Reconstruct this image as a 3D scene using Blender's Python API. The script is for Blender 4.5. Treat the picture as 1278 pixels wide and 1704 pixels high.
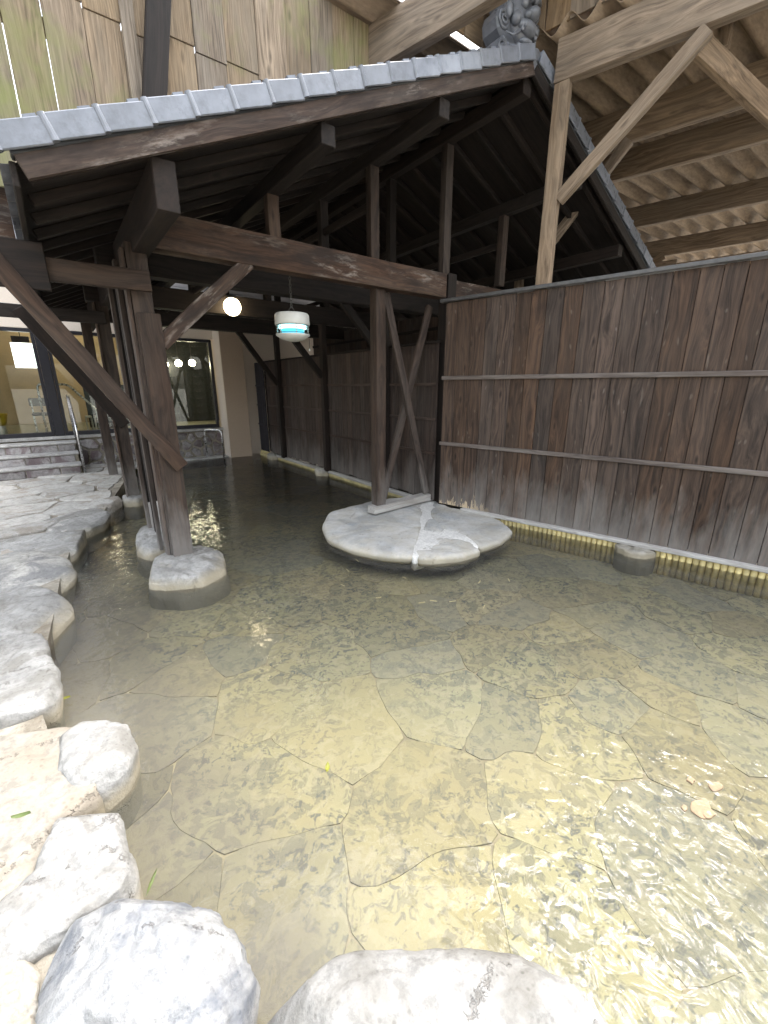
import bpy, bmesh, math, random
import numpy as np
from mathutils import Vector, Matrix, noise
R = math.radians
scene = bpy.context.scene
for o in list(bpy.data.objects): bpy.data.objects.remove(o)
COL = scene.collection

# ------------------------------------------------------------------ camera, sky, sun, exposure
H = 1.5; FPX = 700.0; CX, CY = 639.0, 852.0
PITCH = math.atan((CY - 644.0) / FPX); YAW = R(37.1)
cam = bpy.data.cameras.new('camera'); camo = bpy.data.objects.new('camera', cam); COL.objects.link(camo)
cam.sensor_fit = 'HORIZONTAL'; cam.sensor_width = 36; cam.lens = 36 * FPX / 1278
cam.clip_start = 0.03; cam.clip_end = 2000
camo.location = (0, 0, H); camo.rotation_euler = (math.pi / 2 - PITCH, 0, -YAW)
scene.camera = camo
SUN_EL, SUN_AZ = 63.0, 86.0          # azimuth measured clockwise from +Y
w = bpy.data.worlds.new('World'); scene.world = w; w.use_nodes = True
nt = w.node_tree; nt.nodes.clear()
sky = nt.nodes.new('ShaderNodeTexSky'); sky.sky_type = 'NISHITA'; sky.sun_disc = False
sky.sun_elevation = R(SUN_EL); sky.sun_rotation = R(SUN_AZ); sky.air_density = 1.6; sky.dust_density = 4.0; sky.ozone_density = 0.6
hs = nt.nodes.new('ShaderNodeHueSaturation'); hs.inputs['Saturation'].default_value = 0.33
bg = nt.nodes.new('ShaderNodeBackground'); bg.inputs['Strength'].default_value = 0.15
ow = nt.nodes.new('ShaderNodeOutputWorld')
nt.links.new(sky.outputs[0], hs.inputs['Color']); nt.links.new(hs.outputs[0], bg.inputs[0]); nt.links.new(bg.outputs[0], ow.inputs[0])
sl = bpy.data.lights.new('sun', 'SUN'); sl.energy = 0.5; sl.angle = R(10); sl.color = (1.0, 0.985, 0.96)
so = bpy.data.objects.new('sun', sl); COL.objects.link(so)
sd = Vector((math.sin(R(SUN_AZ)) * math.cos(R(SUN_EL)), math.cos(R(SUN_AZ)) * math.cos(R(SUN_EL)), math.sin(R(SUN_EL))))
so.rotation_euler = sd.to_track_quat('Z', 'Y').to_euler(); so.location = sd * 30
scene.view_settings.view_transform = 'Standard'; scene.view_settings.look = 'None'
scene.view_settings.exposure = 2.3; scene.view_settings.gamma = 1.0
scene.render.engine = 'CYCLES'
cy = scene.cycles; cy.max_bounces = 6; cy.diffuse_bounces = 3; cy.glossy_bounces = 3; cy.transmission_bounces = 2; cy.transparent_max_bounces = 6
cy.caustics_reflective = False; cy.caustics_refractive = False; cy.sample_clamp_indirect = 6; cy.use_adaptive_sampling = True; cy.adaptive_threshold = 0.03; cy.use_denoising = True

# ------------------------------------------------------------------ pixel -> place helpers
def ray(px, py):
    x = (px - CX) / FPX; y = -(py - CY) / FPX
    f = math.cos(PITCH) + y * math.sin(PITCH); u = -math.sin(PITCH) + y * math.cos(PITCH)
    return Vector((f * math.sin(YAW) + x * math.cos(YAW), f * math.cos(YAW) - x * math.sin(YAW), u))
def onz(px, py, z):
    d = ray(px, py); t = (z - H) / d.z; return Vector((0, 0, H)) + d * t
def onY(px, py, Y):
    d = ray(px, py); return Vector((0, 0, H)) + d * (Y / d.y)

# ------------------------------------------------------------------ materials
MATS = {}
def newmat(name):
    m = bpy.data.materials.new(name); m.use_nodes = True; n = m.node_tree; n.nodes.clear()
    o = n.nodes.new('ShaderNodeOutputMaterial'); p = n.nodes.new('ShaderNodeBsdfPrincipled')
    n.links.new(p.outputs[0], o.inputs[0]); MATS[name] = m
    return m, n, p
class NB:
    def __init__(s, n): s.n = n
    def new(s, t, **k):
        x = s.n.nodes.new(t)
        for a, b in k.items(): setattr(x, a, b)
        return x
    def link(s, a, b): s.n.links.new(a, b)
    def val(s, sock, v):
        if hasattr(v, 'is_linked') or isinstance(v, bpy.types.NodeSocket): s.link(v, sock)
        else: sock.default_value = v
    def coord(s, kind='Object'): return s.new('ShaderNodeTexCoord').outputs[kind]
    def pos(s): return s.new('ShaderNodeNewGeometry').outputs['Position']
    def mapping(s, v, scale=(1, 1, 1), loc=(0, 0, 0)):
        m = s.new('ShaderNodeMapping'); s.link(v, m.inputs['Vector'])
        m.inputs['Scale'].default_value = scale; s.val(m.inputs['Location'], loc); return m.outputs[0]
    def noise(s, v, scale=5, detail=4, rough=.6, dist=0):
        m = s.new('ShaderNodeTexNoise'); s.link(v, m.inputs['Vector'])
        m.inputs['Scale'].default_value = scale; m.inputs['Detail'].default_value = detail
        m.inputs['Roughness'].default_value = rough; m.inputs['Distortion'].default_value = dist
        return m.outputs[0]
    def voro(s, v, scale=5, feature='F1', rnd=1.0, out=0):
        m = s.new('ShaderNodeTexVoronoi'); m.feature = feature; s.link(v, m.inputs['Vector'])
        m.inputs['Scale'].default_value = scale; m.inputs['Randomness'].default_value = rnd
        return m.outputs[out]
    def ramp(s, f, stops, interp='LINEAR'):
        m = s.new('ShaderNodeValToRGB'); s.link(f, m.inputs[0]); e = m.color_ramp.elements; m.color_ramp.interpolation = interp
        while len(e) < len(stops): e.new(0.5)
        for i, (p, c) in enumerate(stops):
            e[i].position = p; e[i].color = (c, c, c, 1) if not hasattr(c, '__len__') else tuple(c) + (1,)
        return m.outputs[0]
    def mix(s, f, a, b, mode='MIX'):
        m = s.new('ShaderNodeMix'); m.data_type = 'RGBA'; m.blend_type = mode; m.clamp_factor = True
        s.val(m.inputs[0], f); 
        for i, c in ((6, a), (7, b)):
            if hasattr(c, '__len__') and not isinstance(c, bpy.types.NodeSocket): c = tuple(c)[:3] + (1,)
            s.val(m.inputs[i], c)
        return m.outputs[2]
    def math(s, op, a, b=0.0, clamp=False):
        m = s.new('ShaderNodeMath'); m.operation = op; m.use_clamp = clamp
        s.val(m.inputs[0], a); s.val(m.inputs[1], b); return m.outputs[0]
    def sep(s, v):
        m = s.new('ShaderNodeSeparateXYZ'); s.link(v, m.inputs[0]); return m.outputs
    def comb(s, x, y, z):
        m = s.new('ShaderNodeCombineXYZ')
        for i, v in enumerate((x, y, z)): s.val(m.inputs[i], v)
        return m.outputs[0]
    def bump(s, h, strength=.3, dist=.01, normal=None):
        m = s.new('ShaderNodeBump'); s.link(h, m.inputs['Height']); s.val(m.inputs['Strength'], strength)
        m.inputs['Distance'].default_value = dist
        if normal is not None: s.link(normal, m.inputs['Normal'])
        return m.outputs[0]
    def rand(s): return s.new('ShaderNodeObjectInfo').outputs['Random']
    def mrange(s, v, a, b, c=0.0, d=1.0):
        m = s.new('ShaderNodeMapRange'); s.link(v, m.inputs[0])
        for i, x in enumerate((a, b, c, d)): m.inputs[i + 1].default_value = x
        return m.outputs[0]

def wood(name, dark, light, grey=None, greyamt=.3, rough=.75, vary=.35, lime=0.0, moss=0.0, peel=0.0, patch=0.0, knots=.5, gscale=1.0, fleck=0.0):
    """timber whose grain runs along the piece's own X axis"""
    m, n, p = newmat(name); b = NB(n)
    co = b.coord(); rnd = b.rand()
    off = b.comb(b.math('MULTIPLY', rnd, 37.1), b.math('MULTIPLY', rnd, 91.7), b.math('MULTIPLY', rnd, 53.3))
    va = b.new('ShaderNodeVectorMath'); va.operation = 'ADD'; b.link(co, va.inputs[0]); b.link(off, va.inputs[1]); v = va.outputs[0]
    warp = b.noise(b.mapping(v, (1.2, 5, 5)), 1.0, 2, .5)
    wv = b.new('ShaderNodeVectorMath'); wv.operation = 'ADD'; b.link(b.mapping(v, (1.4 * gscale, 34 * gscale, 34 * gscale)), wv.inputs[0])
    b.link(b.comb(0.0, b.math('MULTIPLY', warp, 9.0), b.math('MULTIPLY', warp, 5.0)), wv.inputs[1])
    g = b.noise(wv.outputs[0], 1.0, 5, .62)
    fine = b.noise(b.mapping(v, (5, 230, 230)), 1.0, 3, .6)
    gf = b.math('ADD', b.math('MULTIPLY', g, .75), b.math('MULTIPLY', fine, .25))
    c = b.mix(b.ramp(gf, [(.39, 0.0), (.62, 1.0)]), dark, light)
    if grey is not None:
        wz = b.noise(b.mapping(v, (1.1, 4.5, 4.5)), 1.0, 5, .65)
        c = b.mix(b.math('MULTIPLY', b.ramp(wz, [(.42, 0.0), (.68, 1.0)]), greyamt), c, grey)
    # knots
    if knots:
        k = b.voro(b.mapping(v, (2.6, 8.0, 8.0)), 1.0)
        c = b.mix(b.math('MULTIPLY', b.ramp(k, [(.035, 1.0), (.12, 0.0)]), knots), c, tuple(x * .35 for x in dark))
        ring = b.ramp(k, [(.10, 0.0), (.16, 1.0), (.26, 0.0)])
        c = b.mix(b.math('MULTIPLY', ring, .25 * knots), c, tuple(min(1, x * 1.5) for x in light))
    if fleck:
        fv = b.new('ShaderNodeVectorMath'); fv.operation = 'ADD'; b.link(b.mapping(v, (5.0, 15.0, 15.0)), fv.inputs[0]); b.link(b.comb(b.math('MULTIPLY', warp, 4.0), b.math('MULTIPLY', fine, .5), 0.0), fv.inputs[1])
        fk = b.voro(fv.outputs[0], 1.0)
        c = b.mix(b.math('MULTIPLY', b.ramp(fk, [(.07, 1.0), (.15, 0.0)]), fleck), c, (.22, .19, .165))
        st_ = b.noise(b.mapping(v, (1.0, 60, 60), (5, 5, 5)), 1.0, 3, .6)
        c = b.mix(b.math('MULTIPLY', b.ramp(st_, [(.60, 0.0), (.68, 1.0)]), fleck * .5), c, (.15, .10, .07))
    hsv = b.new('ShaderNodeHueSaturation'); b.link(c, hsv.inputs['Color'])
    b.link(b.mrange(rnd, 0, 1, 1 - vary, 1 + vary), hsv.inputs['Value'])
    r2 = b.math('FRACT', b.math('MULTIPLY', rnd, 17.3)); b.link(b.mrange(r2, 0, 1, .75, 1.15), hsv.inputs['Saturation'])
    c = hsv.outputs[0]
    po = b.pos(); ps = b.sep(po)
    if patch:
        pn = b.noise(b.mapping(v, (4.5, 20, 20)), 1.0, 5, .7)
        c = b.mix(b.math('MULTIPLY', b.math('MULTIPLY', b.ramp(pn, [(.50, 0.0), (.62, 1.0)]), b.ramp(b.noise(b.mapping(v, (1.4, 4, 4), (4, 2, 7)), 1.0, 3, .6), [(.45, 0.0), (.62, 1.0)])), patch), c, (.30, .26, .23))
        pd = b.noise(b.mapping(v, (2.0, 7, 7), (9, 3, 1)), 1.0, 5, .65)
        c = b.mix(b.math('MULTIPLY', b.ramp(pd, [(.50, 0.0), (.64, 1.0)]), .75), c, (.018, .012, .010))
    if lime:
        ln = b.noise(b.mapping(po, (6, 6, 1.6)), 1.0, 5, .65)
        zz = b.math('SUBTRACT', b.math('ADD', b.mrange(ps[2], .0, .95, 1.0, 0.0), b.math('MULTIPLY', b.math('SUBTRACT', ln, .5), 1.3)), .38)
        c = b.mix(b.math('MULTIPLY', b.math('MULTIPLY', zz, 1.7, True), lime), c, (.25, .235, .22))
    if peel:
        pe = b.noise(b.mapping(po, (17, 17, 3.0)), 1.0, 4, .7)
        zz = b.math('GREATER_THAN', b.math('ADD', b.mrange(ps[2], .05, .62, .62, 0.0), b.math('MULTIPLY', pe, .9)), .98)
        xx = b.mrange(ps[1], 2.95, 3.3, 0.0, 1.0)
        c = b.mix(b.math('MULTIPLY', b.math('MULTIPLY', zz, xx), peel), c, (.50, .40, .27))
    if moss:
        mn = b.noise(b.mapping(po, (1.3, 1.3, 1.0), (.6, 0, .3)), 1.0, 5, .65)
        c = b.mix(b.math('MULTIPLY', b.ramp(mn, [(.50, 0.0), (.63, 1.0)]), moss), c, (.185, .205, .065))
    b.link(c, p.inputs['Base Color']); p.inputs['Roughness'].default_value = rough
    p.inputs['Specular IOR Level'].default_value = .35
    b.link(b.bump(gf, .55, .004), p.inputs['Normal'])
    return m

def stone(name, base, tint, dark=None, darkamt=0.0, scale=3.0, waterline=True, rough=.85, bumpd=.016, vary=.12, mott=.5):
    m, n, p = newmat(name); b = NB(n); po = b.pos(); rnd = b.rand()
    off = b.comb(b.math('MULTIPLY', rnd, 27.0), b.math('MULTIPLY', rnd, 13.0), 0.0)
    va = b.new('ShaderNodeVectorMath'); va.operation = 'ADD'; b.link(po, va.inputs[0]); b.link(off, va.inputs[1]); v = va.outputs[0]
    n1 = b.noise(v, scale, 5, .7, .4); n2 = b.noise(v, scale * 9, 4, .75)
    c = b.mix(b.ramp(n1, [(.38, 0.0), (.66, 1.0)]), base, tint)
    c = b.mix(b.math('MULTIPLY', b.ramp(n2, [(.38, 1.0), (.54, 0.0)]), mott), c, tuple(x * .55 for x in base))
    if dark is not None:
        n3 = b.noise(v, scale * 1.1, 5, .62, .8)
        c = b.mix(b.math('MULTIPLY', b.ramp(n3, [(.49, 0.0), (.60, 1.0)]), darkamt), c, dark)
        # pitted dark specks
        sp = b.voro(v, scale * 14); msk = b.ramp(n3, [(.42, 0.0), (.60, 1.0)])
        c = b.mix(b.math('MULTIPLY', b.math('MULTIPLY', b.ramp(sp, [(.12, 1.0), (.25, 0.0)]), msk), .55), c, tuple(x * .6 for x in dark))
    # hairline cracks
    cr = b.voro(b.mapping(v, (1, 1.3, 1)), scale * .55, 'DISTANCE_TO_EDGE')
    wob = b.noise(v, scale * 2.2, 5, .7)
    crm = b.ramp(b.math('ADD', cr, b.math('MULTIPLY', b.math('ABSOLUTE', b.math('SUBTRACT', wob, .5)), .9)), [(.010, 1.0), (.028, 0.0)])
    c = b.mix(b.math('MULTIPLY', crm, .4), c, (.09, .075, .06))
    if waterline:
        z = b.sep(po)[2]; zn = b.math('ADD', z, b.math('MULTIPLY', b.math('SUBTRACT', b.noise(v, 6, 4), .5), .10))
        c = b.mix(b.math('MULTIPLY', b.mrange(zn, .03, .10, 1.0, 0.0), .75), c, (.36, .31, .215))
        c = b.mix(b.mrange(zn, -.03, -.01, 1.0, 0.0), c, (.27, .255, .20))
    hsv = b.new('ShaderNodeHueSaturation'); b.link(c, hsv.inputs['Color']); b.link(b.mrange(rnd, 0, 1, 1 - vary, 1 + vary), hsv.inputs['Value'])
    b.link(hsv.outputs[0], p.inputs['Base Color']); p.inputs['Roughness'].default_value = rough
    p.inputs['Specular IOR Level'].default_value = .3
    h1 = b.math('ADD', b.math('MULTIPLY', b.noise(v, scale * 2.5, 5, .75), 1.0), b.math('MULTIPLY', n2, .35))
    h1 = b.math('SUBTRACT', h1, b.math('MULTIPLY', crm, .5))
    b.link(b.bump(h1, .7, bumpd), p.inputs['Normal'])
    return m

def plain(name, col, rough=.5, metal=0.0, noisy=.15, nscale=12, bump=0.0, spec=.5, coat=0.0):
    m, n, p = newmat(name); b = NB(n); v = b.coord()
    t = b.noise(v, nscale, 5, .6)
    c = b.mix(b.ramp(t, [(.3, 0.0), (.7, 1.0)]), tuple(x * (1 - noisy) for x in col), tuple(min(1, x * (1 + noisy)) for x in col))
    if name in ('tile_glaze', 'bamboo', 'oni_clay'):
        hv = b.new('ShaderNodeHueSaturation'); b.link(c, hv.inputs['Color']); b.link(b.mrange(b.rand(), 0, 1, .78, 1.2), hv.inputs['Value'])
        c = b.mix(b.math('MULTIPLY', b.ramp(b.noise(b.pos(), 14, 5, .7), [(.5, 0.0), (.66, 1.0)]), .45), hv.outputs[0], tuple(x * .45 for x in col))
    b.link(c, p.inputs['Base Color']); p.inputs['Metallic'].default_value = metal
    b.link(b.mrange(t, .3, .7, rough * .85, min(1, rough * 1.15)), p.inputs['Roughness'])
    p.inputs['Specular IOR Level'].default_value = spec
    if coat: p.inputs['Coat Weight'].default_value = coat
    if bump: b.link(b.bump(t, bump, .005), p.inputs['Normal'])
    return m
def emit(name, col, strength):
    m, n, p = newmat(name); p.inputs['Base Color'].default_value = tuple(col) + (1,)
    p.inputs['Emission Color'].default_value = tuple(col) + (1,); p.inputs['Emission Strength'].default_value = strength
    return m

wood('wood_dark', (.0065, .0042, .0033), (.0205, .0130, .0098), (.032, .025, .021), .2, vary=.25)
wood('wood_beam', (.024, .0135, .0092), (.078, .045, .030), (.12, .10, .085), .3, vary=.1, patch=.75)
wood('wood_column', (.018, .0110, .0080), (.066, .041, .029), (.12, .097, .080), .3, vary=.25, lime=.6)
wood('wood_fence', (.021, .0130, .0092), (.090, .055, .037), (.110, .083, .066), .3, vary=.28, lime=.6, peel=1.0, knots=.8, fleck=.28)
wood('wood_backfence', (.022, .0145, .0115), (.066, .043, .034), (.10, .085, .078), .3, vary=.25, lime=.4, peel=.0, knots=.4)
wood('wood_panel_blue', (.012, .011, .016), (.028, .026, .034), None, vary=.12, knots=.1)
wood('wood_canopy', (.115, .077, .046), (.29, .205, .130), (.23, .185, .135), .4, vary=.14, knots=.5)
wood('wood_plank', (.120, .086, .055), (.30, .225, .15), (.26, .225, .175), .5, vary=.2, moss=.7, knots=.6, gscale=2.4)
wood('wood_white', (.34, .32, .30), (.55, .54, .52), (.22, .19, .16), .5, vary=.1, knots=.2)
wood('wood_batten', (.075, .056, .047), (.17, .135, .118), (.25, .23, .21), .4, vary=.12, lime=.6, knots=.3)
stone('rock_white', (.25, .245, .232), (.365, .357, .34), (.17, .16, .14), .65)
stone('rock_tan', (.27, .245, .205), (.36, .335, .29), (.30, .25, .19), .5, 2.4)
stone('rock_blue', (.25, .255, .26), (.35, .345, .335), (.125, .135, .155), .85, 3.8)
stone('rock_dark', (.34, .33, .30), (.48, .46, .42), (.15, .15, .155), .7, 3.0)
stone('flag', (.38, .365, .335), (.50, .485, .455), (.24, .20, .155), .6, 2.6, waterline=False, vary=.16)
stone('slab', (.47, .47, .465), (.57, .57, .56), (.28, .30, .32), .7, 1.6, bumpd=.008, mott=.3)
stone('mortar', (.30, .27, .22), (.42, .385, .32), (.16, .13, .09), .6, 3.5, waterline=False)
stone('mortar_white', (.55, .54, .52), (.66, .65, .62), None, 0, 6, waterline=False, bumpd=.005)
stone('cladding', (.28, .265, .265), (.42, .395, .385), (.14, .10, .105), .8, 2.6, waterline=False, vary=.3)
stone('concrete', (.40, .39, .375), (.52, .51, .49), (.25, .24, .22), .5, 4, waterline=False)
stone('earth', (.30, .28, .24), (.40, .38, .34), (.2, .19, .15), .6, .8, waterline=False)
plain('tile_glaze', (.185, .20, .235), .30, .0, .22, 9, .25, .6)
plain('tile_dark', (.03, .032, .036), .35, 0, .2, 8, .1, .6)
plain('oni_clay', (.17, .18, .205), .32, 0, .25, 14, .3, .6)
plain('bamboo', (.74, .62, .31), .7, 0, .25, 22, .2)
plain('edge_board', (.52, .44, .22), .6, 0, .25, 9, .2)
plain('cap_metal', (.09, .088, .088), .55, .3, .25, 20, .2)
plain('steel', (.62, .62, .63), .28, 1.0, .06, 30)
plain('frame_black', (.018, .018, .024), .35, .4, .2, 20)
plain('stucco', (.47, .37, .285), .9, 0, .08, 60, .4, .2)
plain('stucco_light', (.66, .58, .50), .9, 0, .06, 60, .3, .2)
plain('siding', (.62, .62, .68), .6, 0, .06, 20)
plain('inner_wall', (.50, .38, .25), .7, 0, .08, 5)
plain('inner_floor', (.34, .33, .25), .5, 0, .1, 5)
plain('tile_black', (.035, .04, .045), .25, 0, .3, 4, 0, .6)
plain('white_plastic', (.62, .62, .59), .4, 0, .05, 20)
plain('yellow_plastic', (.62, .42, .03), .35, 0, .12, 9)
plain('black_plastic', (.02, .02, .022), .4, 0, .2, 9)
plain('chain_metal', (.10, .095, .085), .45, .9, .2, 40)
plain('leaf_yellow', (.22, .22, .025), .5, 0, .25, 60)
plain('leaf_green', (.09, .12, .03), .5, 0, .25, 60)
plain('straw', (.45, .38, .20), .7, 0, .2, 60)
emit('glow_warm', (1.0, .82, .52), 4.0)
emit('glow_bulb', (1.0, .86, .58), 16.0)
emit('glow_panel', (1.0, .99, .97), 1.0)
emit('glow_uv', (.45, .92, 1.0), .9)
emit('glow_uv_blue', (.05, .36, .50), .42)

# corrugated canopy sheet: brown, streaked across the waves
m, n, p = newmat('corrugated'); b = NB(n); po = b.pos()
g = b.noise(b.mapping(po, (1.6, 10, 10)), 1.0, 5, .65); f2 = b.noise(b.mapping(po, (14, 40, 40)), 1.0, 3, .6)
c = b.mix(b.ramp(b.math('ADD', b.math('MULTIPLY', g, .7), b.math('MULTIPLY', f2, .3)), [(.36, 0.0), (.64, 1.0)]), (.135, .092, .058), (.32, .235, .155))
b.link(c, p.inputs['Base Color']); p.inputs['Roughness'].default_value = .7
b.link(b.bump(f2, .5, .004), p.inputs['Normal'])

# pool floor stones
m, n, p = newmat('pool_stone'); b = NB(n); po = b.pos(); rnd = b.rand()
off = b.comb(b.math('MULTIPLY', rnd, 1.7), b.math('MULTIPLY', rnd, 2.3), 0.0)
va = b.new('ShaderNodeVectorMath'); va.operation = 'ADD'; b.link(po, va.inputs[0]); b.link(off, va.inputs[1]); v = va.outputs[0]
n1 = b.noise(po, 1.1, 4, .6, .5)
c = b.mix(b.ramp(n1, [(.35, 0.0), (.65, 1.0)]), (.52, .46, .245), (.47, .455, .275))
c = b.mix(b.math('MULTIPLY', b.ramp(b.noise(po, .8, 3, .5), [(.5, 0.0), (.66, 1.0)]), .45), c, (.45, .38, .26))
bl = b.noise(v, 10.0, 5, .68, .9)
blm = b.ramp(b.noise(po, 1.0, 3, .55), [(.36, .35), (.52, 1.0)])
c = b.mix(b.math('MULTIPLY', b.math('MULTIPLY', b.ramp(bl, [(.505, 0.0), (.545, 1.0)]), blm), .68), c, (.245, .24, .18))
b2 = b.noise(v, 21, 4, .7, 1.0)
c = b.mix(b.math('MULTIPLY', b.math('MULTIPLY', b.ramp(b2, [(.55, 0.0), (.59, 1.0)]), blm), .85), c, (.15, .16, .15))
edge = b.math('ABSOLUTE', b.math('SUBTRACT', bl, .552))
c = b.mix(b.math('MULTIPLY', b.math('MULTIPLY', b.ramp(edge, [(.0, 1.0), (.009, 0.0)]), blm), .45), c, (.10, .085, .05))
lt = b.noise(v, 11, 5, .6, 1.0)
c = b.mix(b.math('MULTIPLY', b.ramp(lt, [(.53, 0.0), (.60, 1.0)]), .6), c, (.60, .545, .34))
r3 = b.math('FRACT', b.math('MULTIPLY', rnd, 23.7)); c = b.mix(b.math('MULTIPLY', b.ramp(r3, [(.55, 0.0), (.95, 1.0)]), .45), c, (.40, .40, .33))
c = b.mix(b.math('MULTIPLY', b.ramp(r3, [(.05, 1.0), (.35, 0.0)]), .35), c, (.54, .45, .25))
# grey-brown tone that strengthens towards the boulders
pxs = b.sep(po); sn = b.math('ADD', pxs[0], b.math('MULTIPLY', b.math('SUBTRACT', b.noise(po, 1.6, 4, .6, .6), .5), 1.1))
c = b.mix(b.math('MULTIPLY', b.mrange(sn, .12, .60, 1.0, 0.0), .75), c, (.23, .205, .165))
hsv = b.new('ShaderNodeHueSaturation'); b.link(c, hsv.inputs['Color']); b.link(b.mrange(rnd, 0, 1, .54, .70), hsv.inputs['Value'])
b.link(hsv.outputs[0], p.inputs['Base Color']); p.inputs['Roughness'].default_value = .9
b.link(b.bump(bl, .5, .01), p.inputs['Normal'])
plain('pool_joint', (.27, .235, .15), .9, 0, .3, 6)

# water: clear film over the floor, Fresnel mirror on top, ripples stronger by the inflow
m = bpy.data.materials.new('water'); m.use_nodes = True; MATS['water'] = m; n = m.node_tree; n.nodes.clear(); b = NB(n)
out = b.new('ShaderNodeOutputMaterial'); po = b.pos(); px = b.sep(po)
calm = b.noise(b.mapping(po, (1, 1, 1)), 5.0, 3, .5, .4)
mid = b.noise(b.mapping(po, (1, 1.3, 1), (3, 1, 0)), 13.0, 3, .55, .8)
rip = b.noise(b.mapping(po, (1.25, 1, 1)), 11.0, 2, .45, .9)
def blob(cx, cy, r0, r1):
    vd = b.new('ShaderNodeVectorMath'); vd.operation = 'DISTANCE'; b.link(po, vd.inputs[0]); vd.inputs[1].default_value = (cx, cy, 0)
    return b.mrange(vd.outputs['Value'], r0, r1, 1.0, 0.0)
mask = b.math('MAXIMUM', blob(1.42, -.10, .25, 1.12), b.math('MULTIPLY', blob(.72, 2.95, .05, .45), .18))
mask = b.math('MAXIMUM', mask, b.math('MULTIPLY', blob(.02, 3.6, .1, .9), .22))
hgt = b.math('ADD', b.math('MULTIPLY', calm, .12), b.math('MULTIPLY', mid, .05))
hgt = b.math('ADD', hgt, b.math('MULTIPLY', b.math('MULTIPLY', rip, mask), .62))
nrm = b.bump(hgt, 1.0, .05)
fr = b.new('ShaderNodeFresnel'); fr.inputs['IOR'].default_value = 1.333; b.link(nrm, fr.inputs['Normal'])
gl = b.new('ShaderNodeBsdfGlossy'); gl.inputs['Roughness'].default_value = .012; b.link(nrm, gl.inputs['Normal'])
tr = b.new('ShaderNodeBsdfTransparent'); tr.inputs['Color'].default_value = (.95, .945, .91, 1)
mx = b.new('ShaderNodeMixShader'); b.link(fr.outputs[0], mx.inputs[0]); b.link(tr.outputs[0], mx.inputs[1]); b.link(gl.outputs[0], mx.inputs[2])
df = b.new('ShaderNodeBsdfDiffuse'); df.inputs['Color'].default_value = (.26, .265, .26, 1)
m2 = b.new('ShaderNodeMixShader'); m2.inputs[0].default_value = .085; b.link(tr.outputs[0], m2.inputs[1]); b.link(df.outputs[0], m2.inputs[2]); b.link(m2.outputs[0], mx.inputs[1])
b.link(mx.outputs[0], out.inputs[0])
m = bpy.data.materials.new('glass'); m.use_nodes = True; MATS['glass'] = m; n = m.node_tree; n.nodes.clear(); b = NB(n)
out = b.new('ShaderNodeOutputMaterial'); fr = b.new('ShaderNodeFresnel'); fr.inputs['IOR'].default_value = 1.5
gl = b.new('ShaderNodeBsdfGlossy'); gl.inputs['Roughness'].default_value = .0
tr = b.new('ShaderNodeBsdfTransparent'); tr.inputs['Color'].default_value = (.86, .90, .88, 1)
mx = b.new('ShaderNodeMixShader'); b.link(b.math('ADD', fr.outputs[0], .02), mx.inputs[0]); b.link(tr.outputs[0], mx.inputs[1]); b.link(gl.outputs[0], mx.inputs[2])
b.link(mx.outputs[0], out.inputs[0])

# ------------------------------------------------------------------ object helpers
WM = {}
def put(name, me, mat, parent=None, M=None, label=None, cat=None, group=None, kind=None):
    o = bpy.data.objects.new(name, me); COL.objects.link(o)
    if mat is not None and me is not None and not me.materials: me.materials.append(MATS[mat])
    M = M or Matrix.Identity(4); WM[o.name] = M; o.matrix_basis = M
    if parent is not None:
        o.parent = parent; o.matrix_parent_inverse = WM[parent.name].inverted()
    for k, vv in (('label', label), ('category', cat), ('group', group), ('kind', kind)):
        if vv: o[k] = vv
    return o
def thing(name, label, cat, loc, group=None):
    return put(name, None, None, None, Matrix.Translation(Vector(loc)), label, cat, group)
def mesh_from(verts, faces, smooth=False, name='mesh'):
    me = bpy.data.meshes.new(name); me.from_pydata([tuple(v) for v in verts], [], faces); me.update()
    if smooth: me.shade_smooth()
    return me
def bm_mesh(bm, smooth=False, name='mesh'):
    bmesh.ops.recalc_face_normals(bm, faces=bm.faces)
    me = bpy.data.meshes.new(name); bm.to_mesh(me); bm.free()
    if smooth: me.shade_smooth()
    return me
BOX = {}
WORN = {'wood_column', 'wood_beam', 'wood_canopy'}
WN = [0]
def worn_mesh(l, w, t, bev, mat):
    WN[0] += 1; sd = WN[0] * 3.7; bm = bmesh.new(); bmesh.ops.create_cube(bm, size=1)
    for v in bm.verts: v.co = Vector((v.co.x * l, v.co.y * w, v.co.z * t))
    bmesh.ops.bevel(bm, geom=list(bm.edges), offset=min(.009, .12 * min(w, t)), segments=2, affect='EDGES', profile=.6)
    n_ = max(3, min(14, int(l / .22)))
    for k in range(1, n_):
        bmesh.ops.bisect_plane(bm, geom=list(bm.verts) + list(bm.edges) + list(bm.faces), plane_co=(l * (k / n_ - .5), 0, 0), plane_no=(1, 0, 0))
    for v in bm.verts:
        x = v.co.x; bow = .006 * math.sin(math.pi * (x / l + .5)) * math.sin(sd); a = Vector((x * 2.2, v.co.y * 9, sd + v.co.z * 9))
        v.co.y += bow + .0035 * noise.noise(a); v.co.z += bow * .5 + .0035 * noise.noise(a + Vector((9, 2, 4))); 
    me = bm_mesh(bm, True, 'worn'); me.set_sharp_from_angle(angle=R(35)); me.materials.append(MATS[mat]); return me
def box_mesh(l, w, t, bev, mat):
    key = (round(l, 3), round(w, 3), round(t, 3), bev, mat)
    if key not in BOX:
        bm = bmesh.new(); bmesh.ops.create_cube(bm, size=1)
        for v in bm.verts: v.co = Vector((v.co.x * l, v.co.y * w, v.co.z * t))
        if bev: bmesh.ops.bevel(bm, geom=list(bm.edges), offset=min(bev, .3 * min(l, w, t)), segments=1, affect='EDGES', profile=.5)
        BOX[key] = bm_mesh(bm, name='box'); BOX[key].materials.append(MATS[mat])
    return BOX[key]
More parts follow.
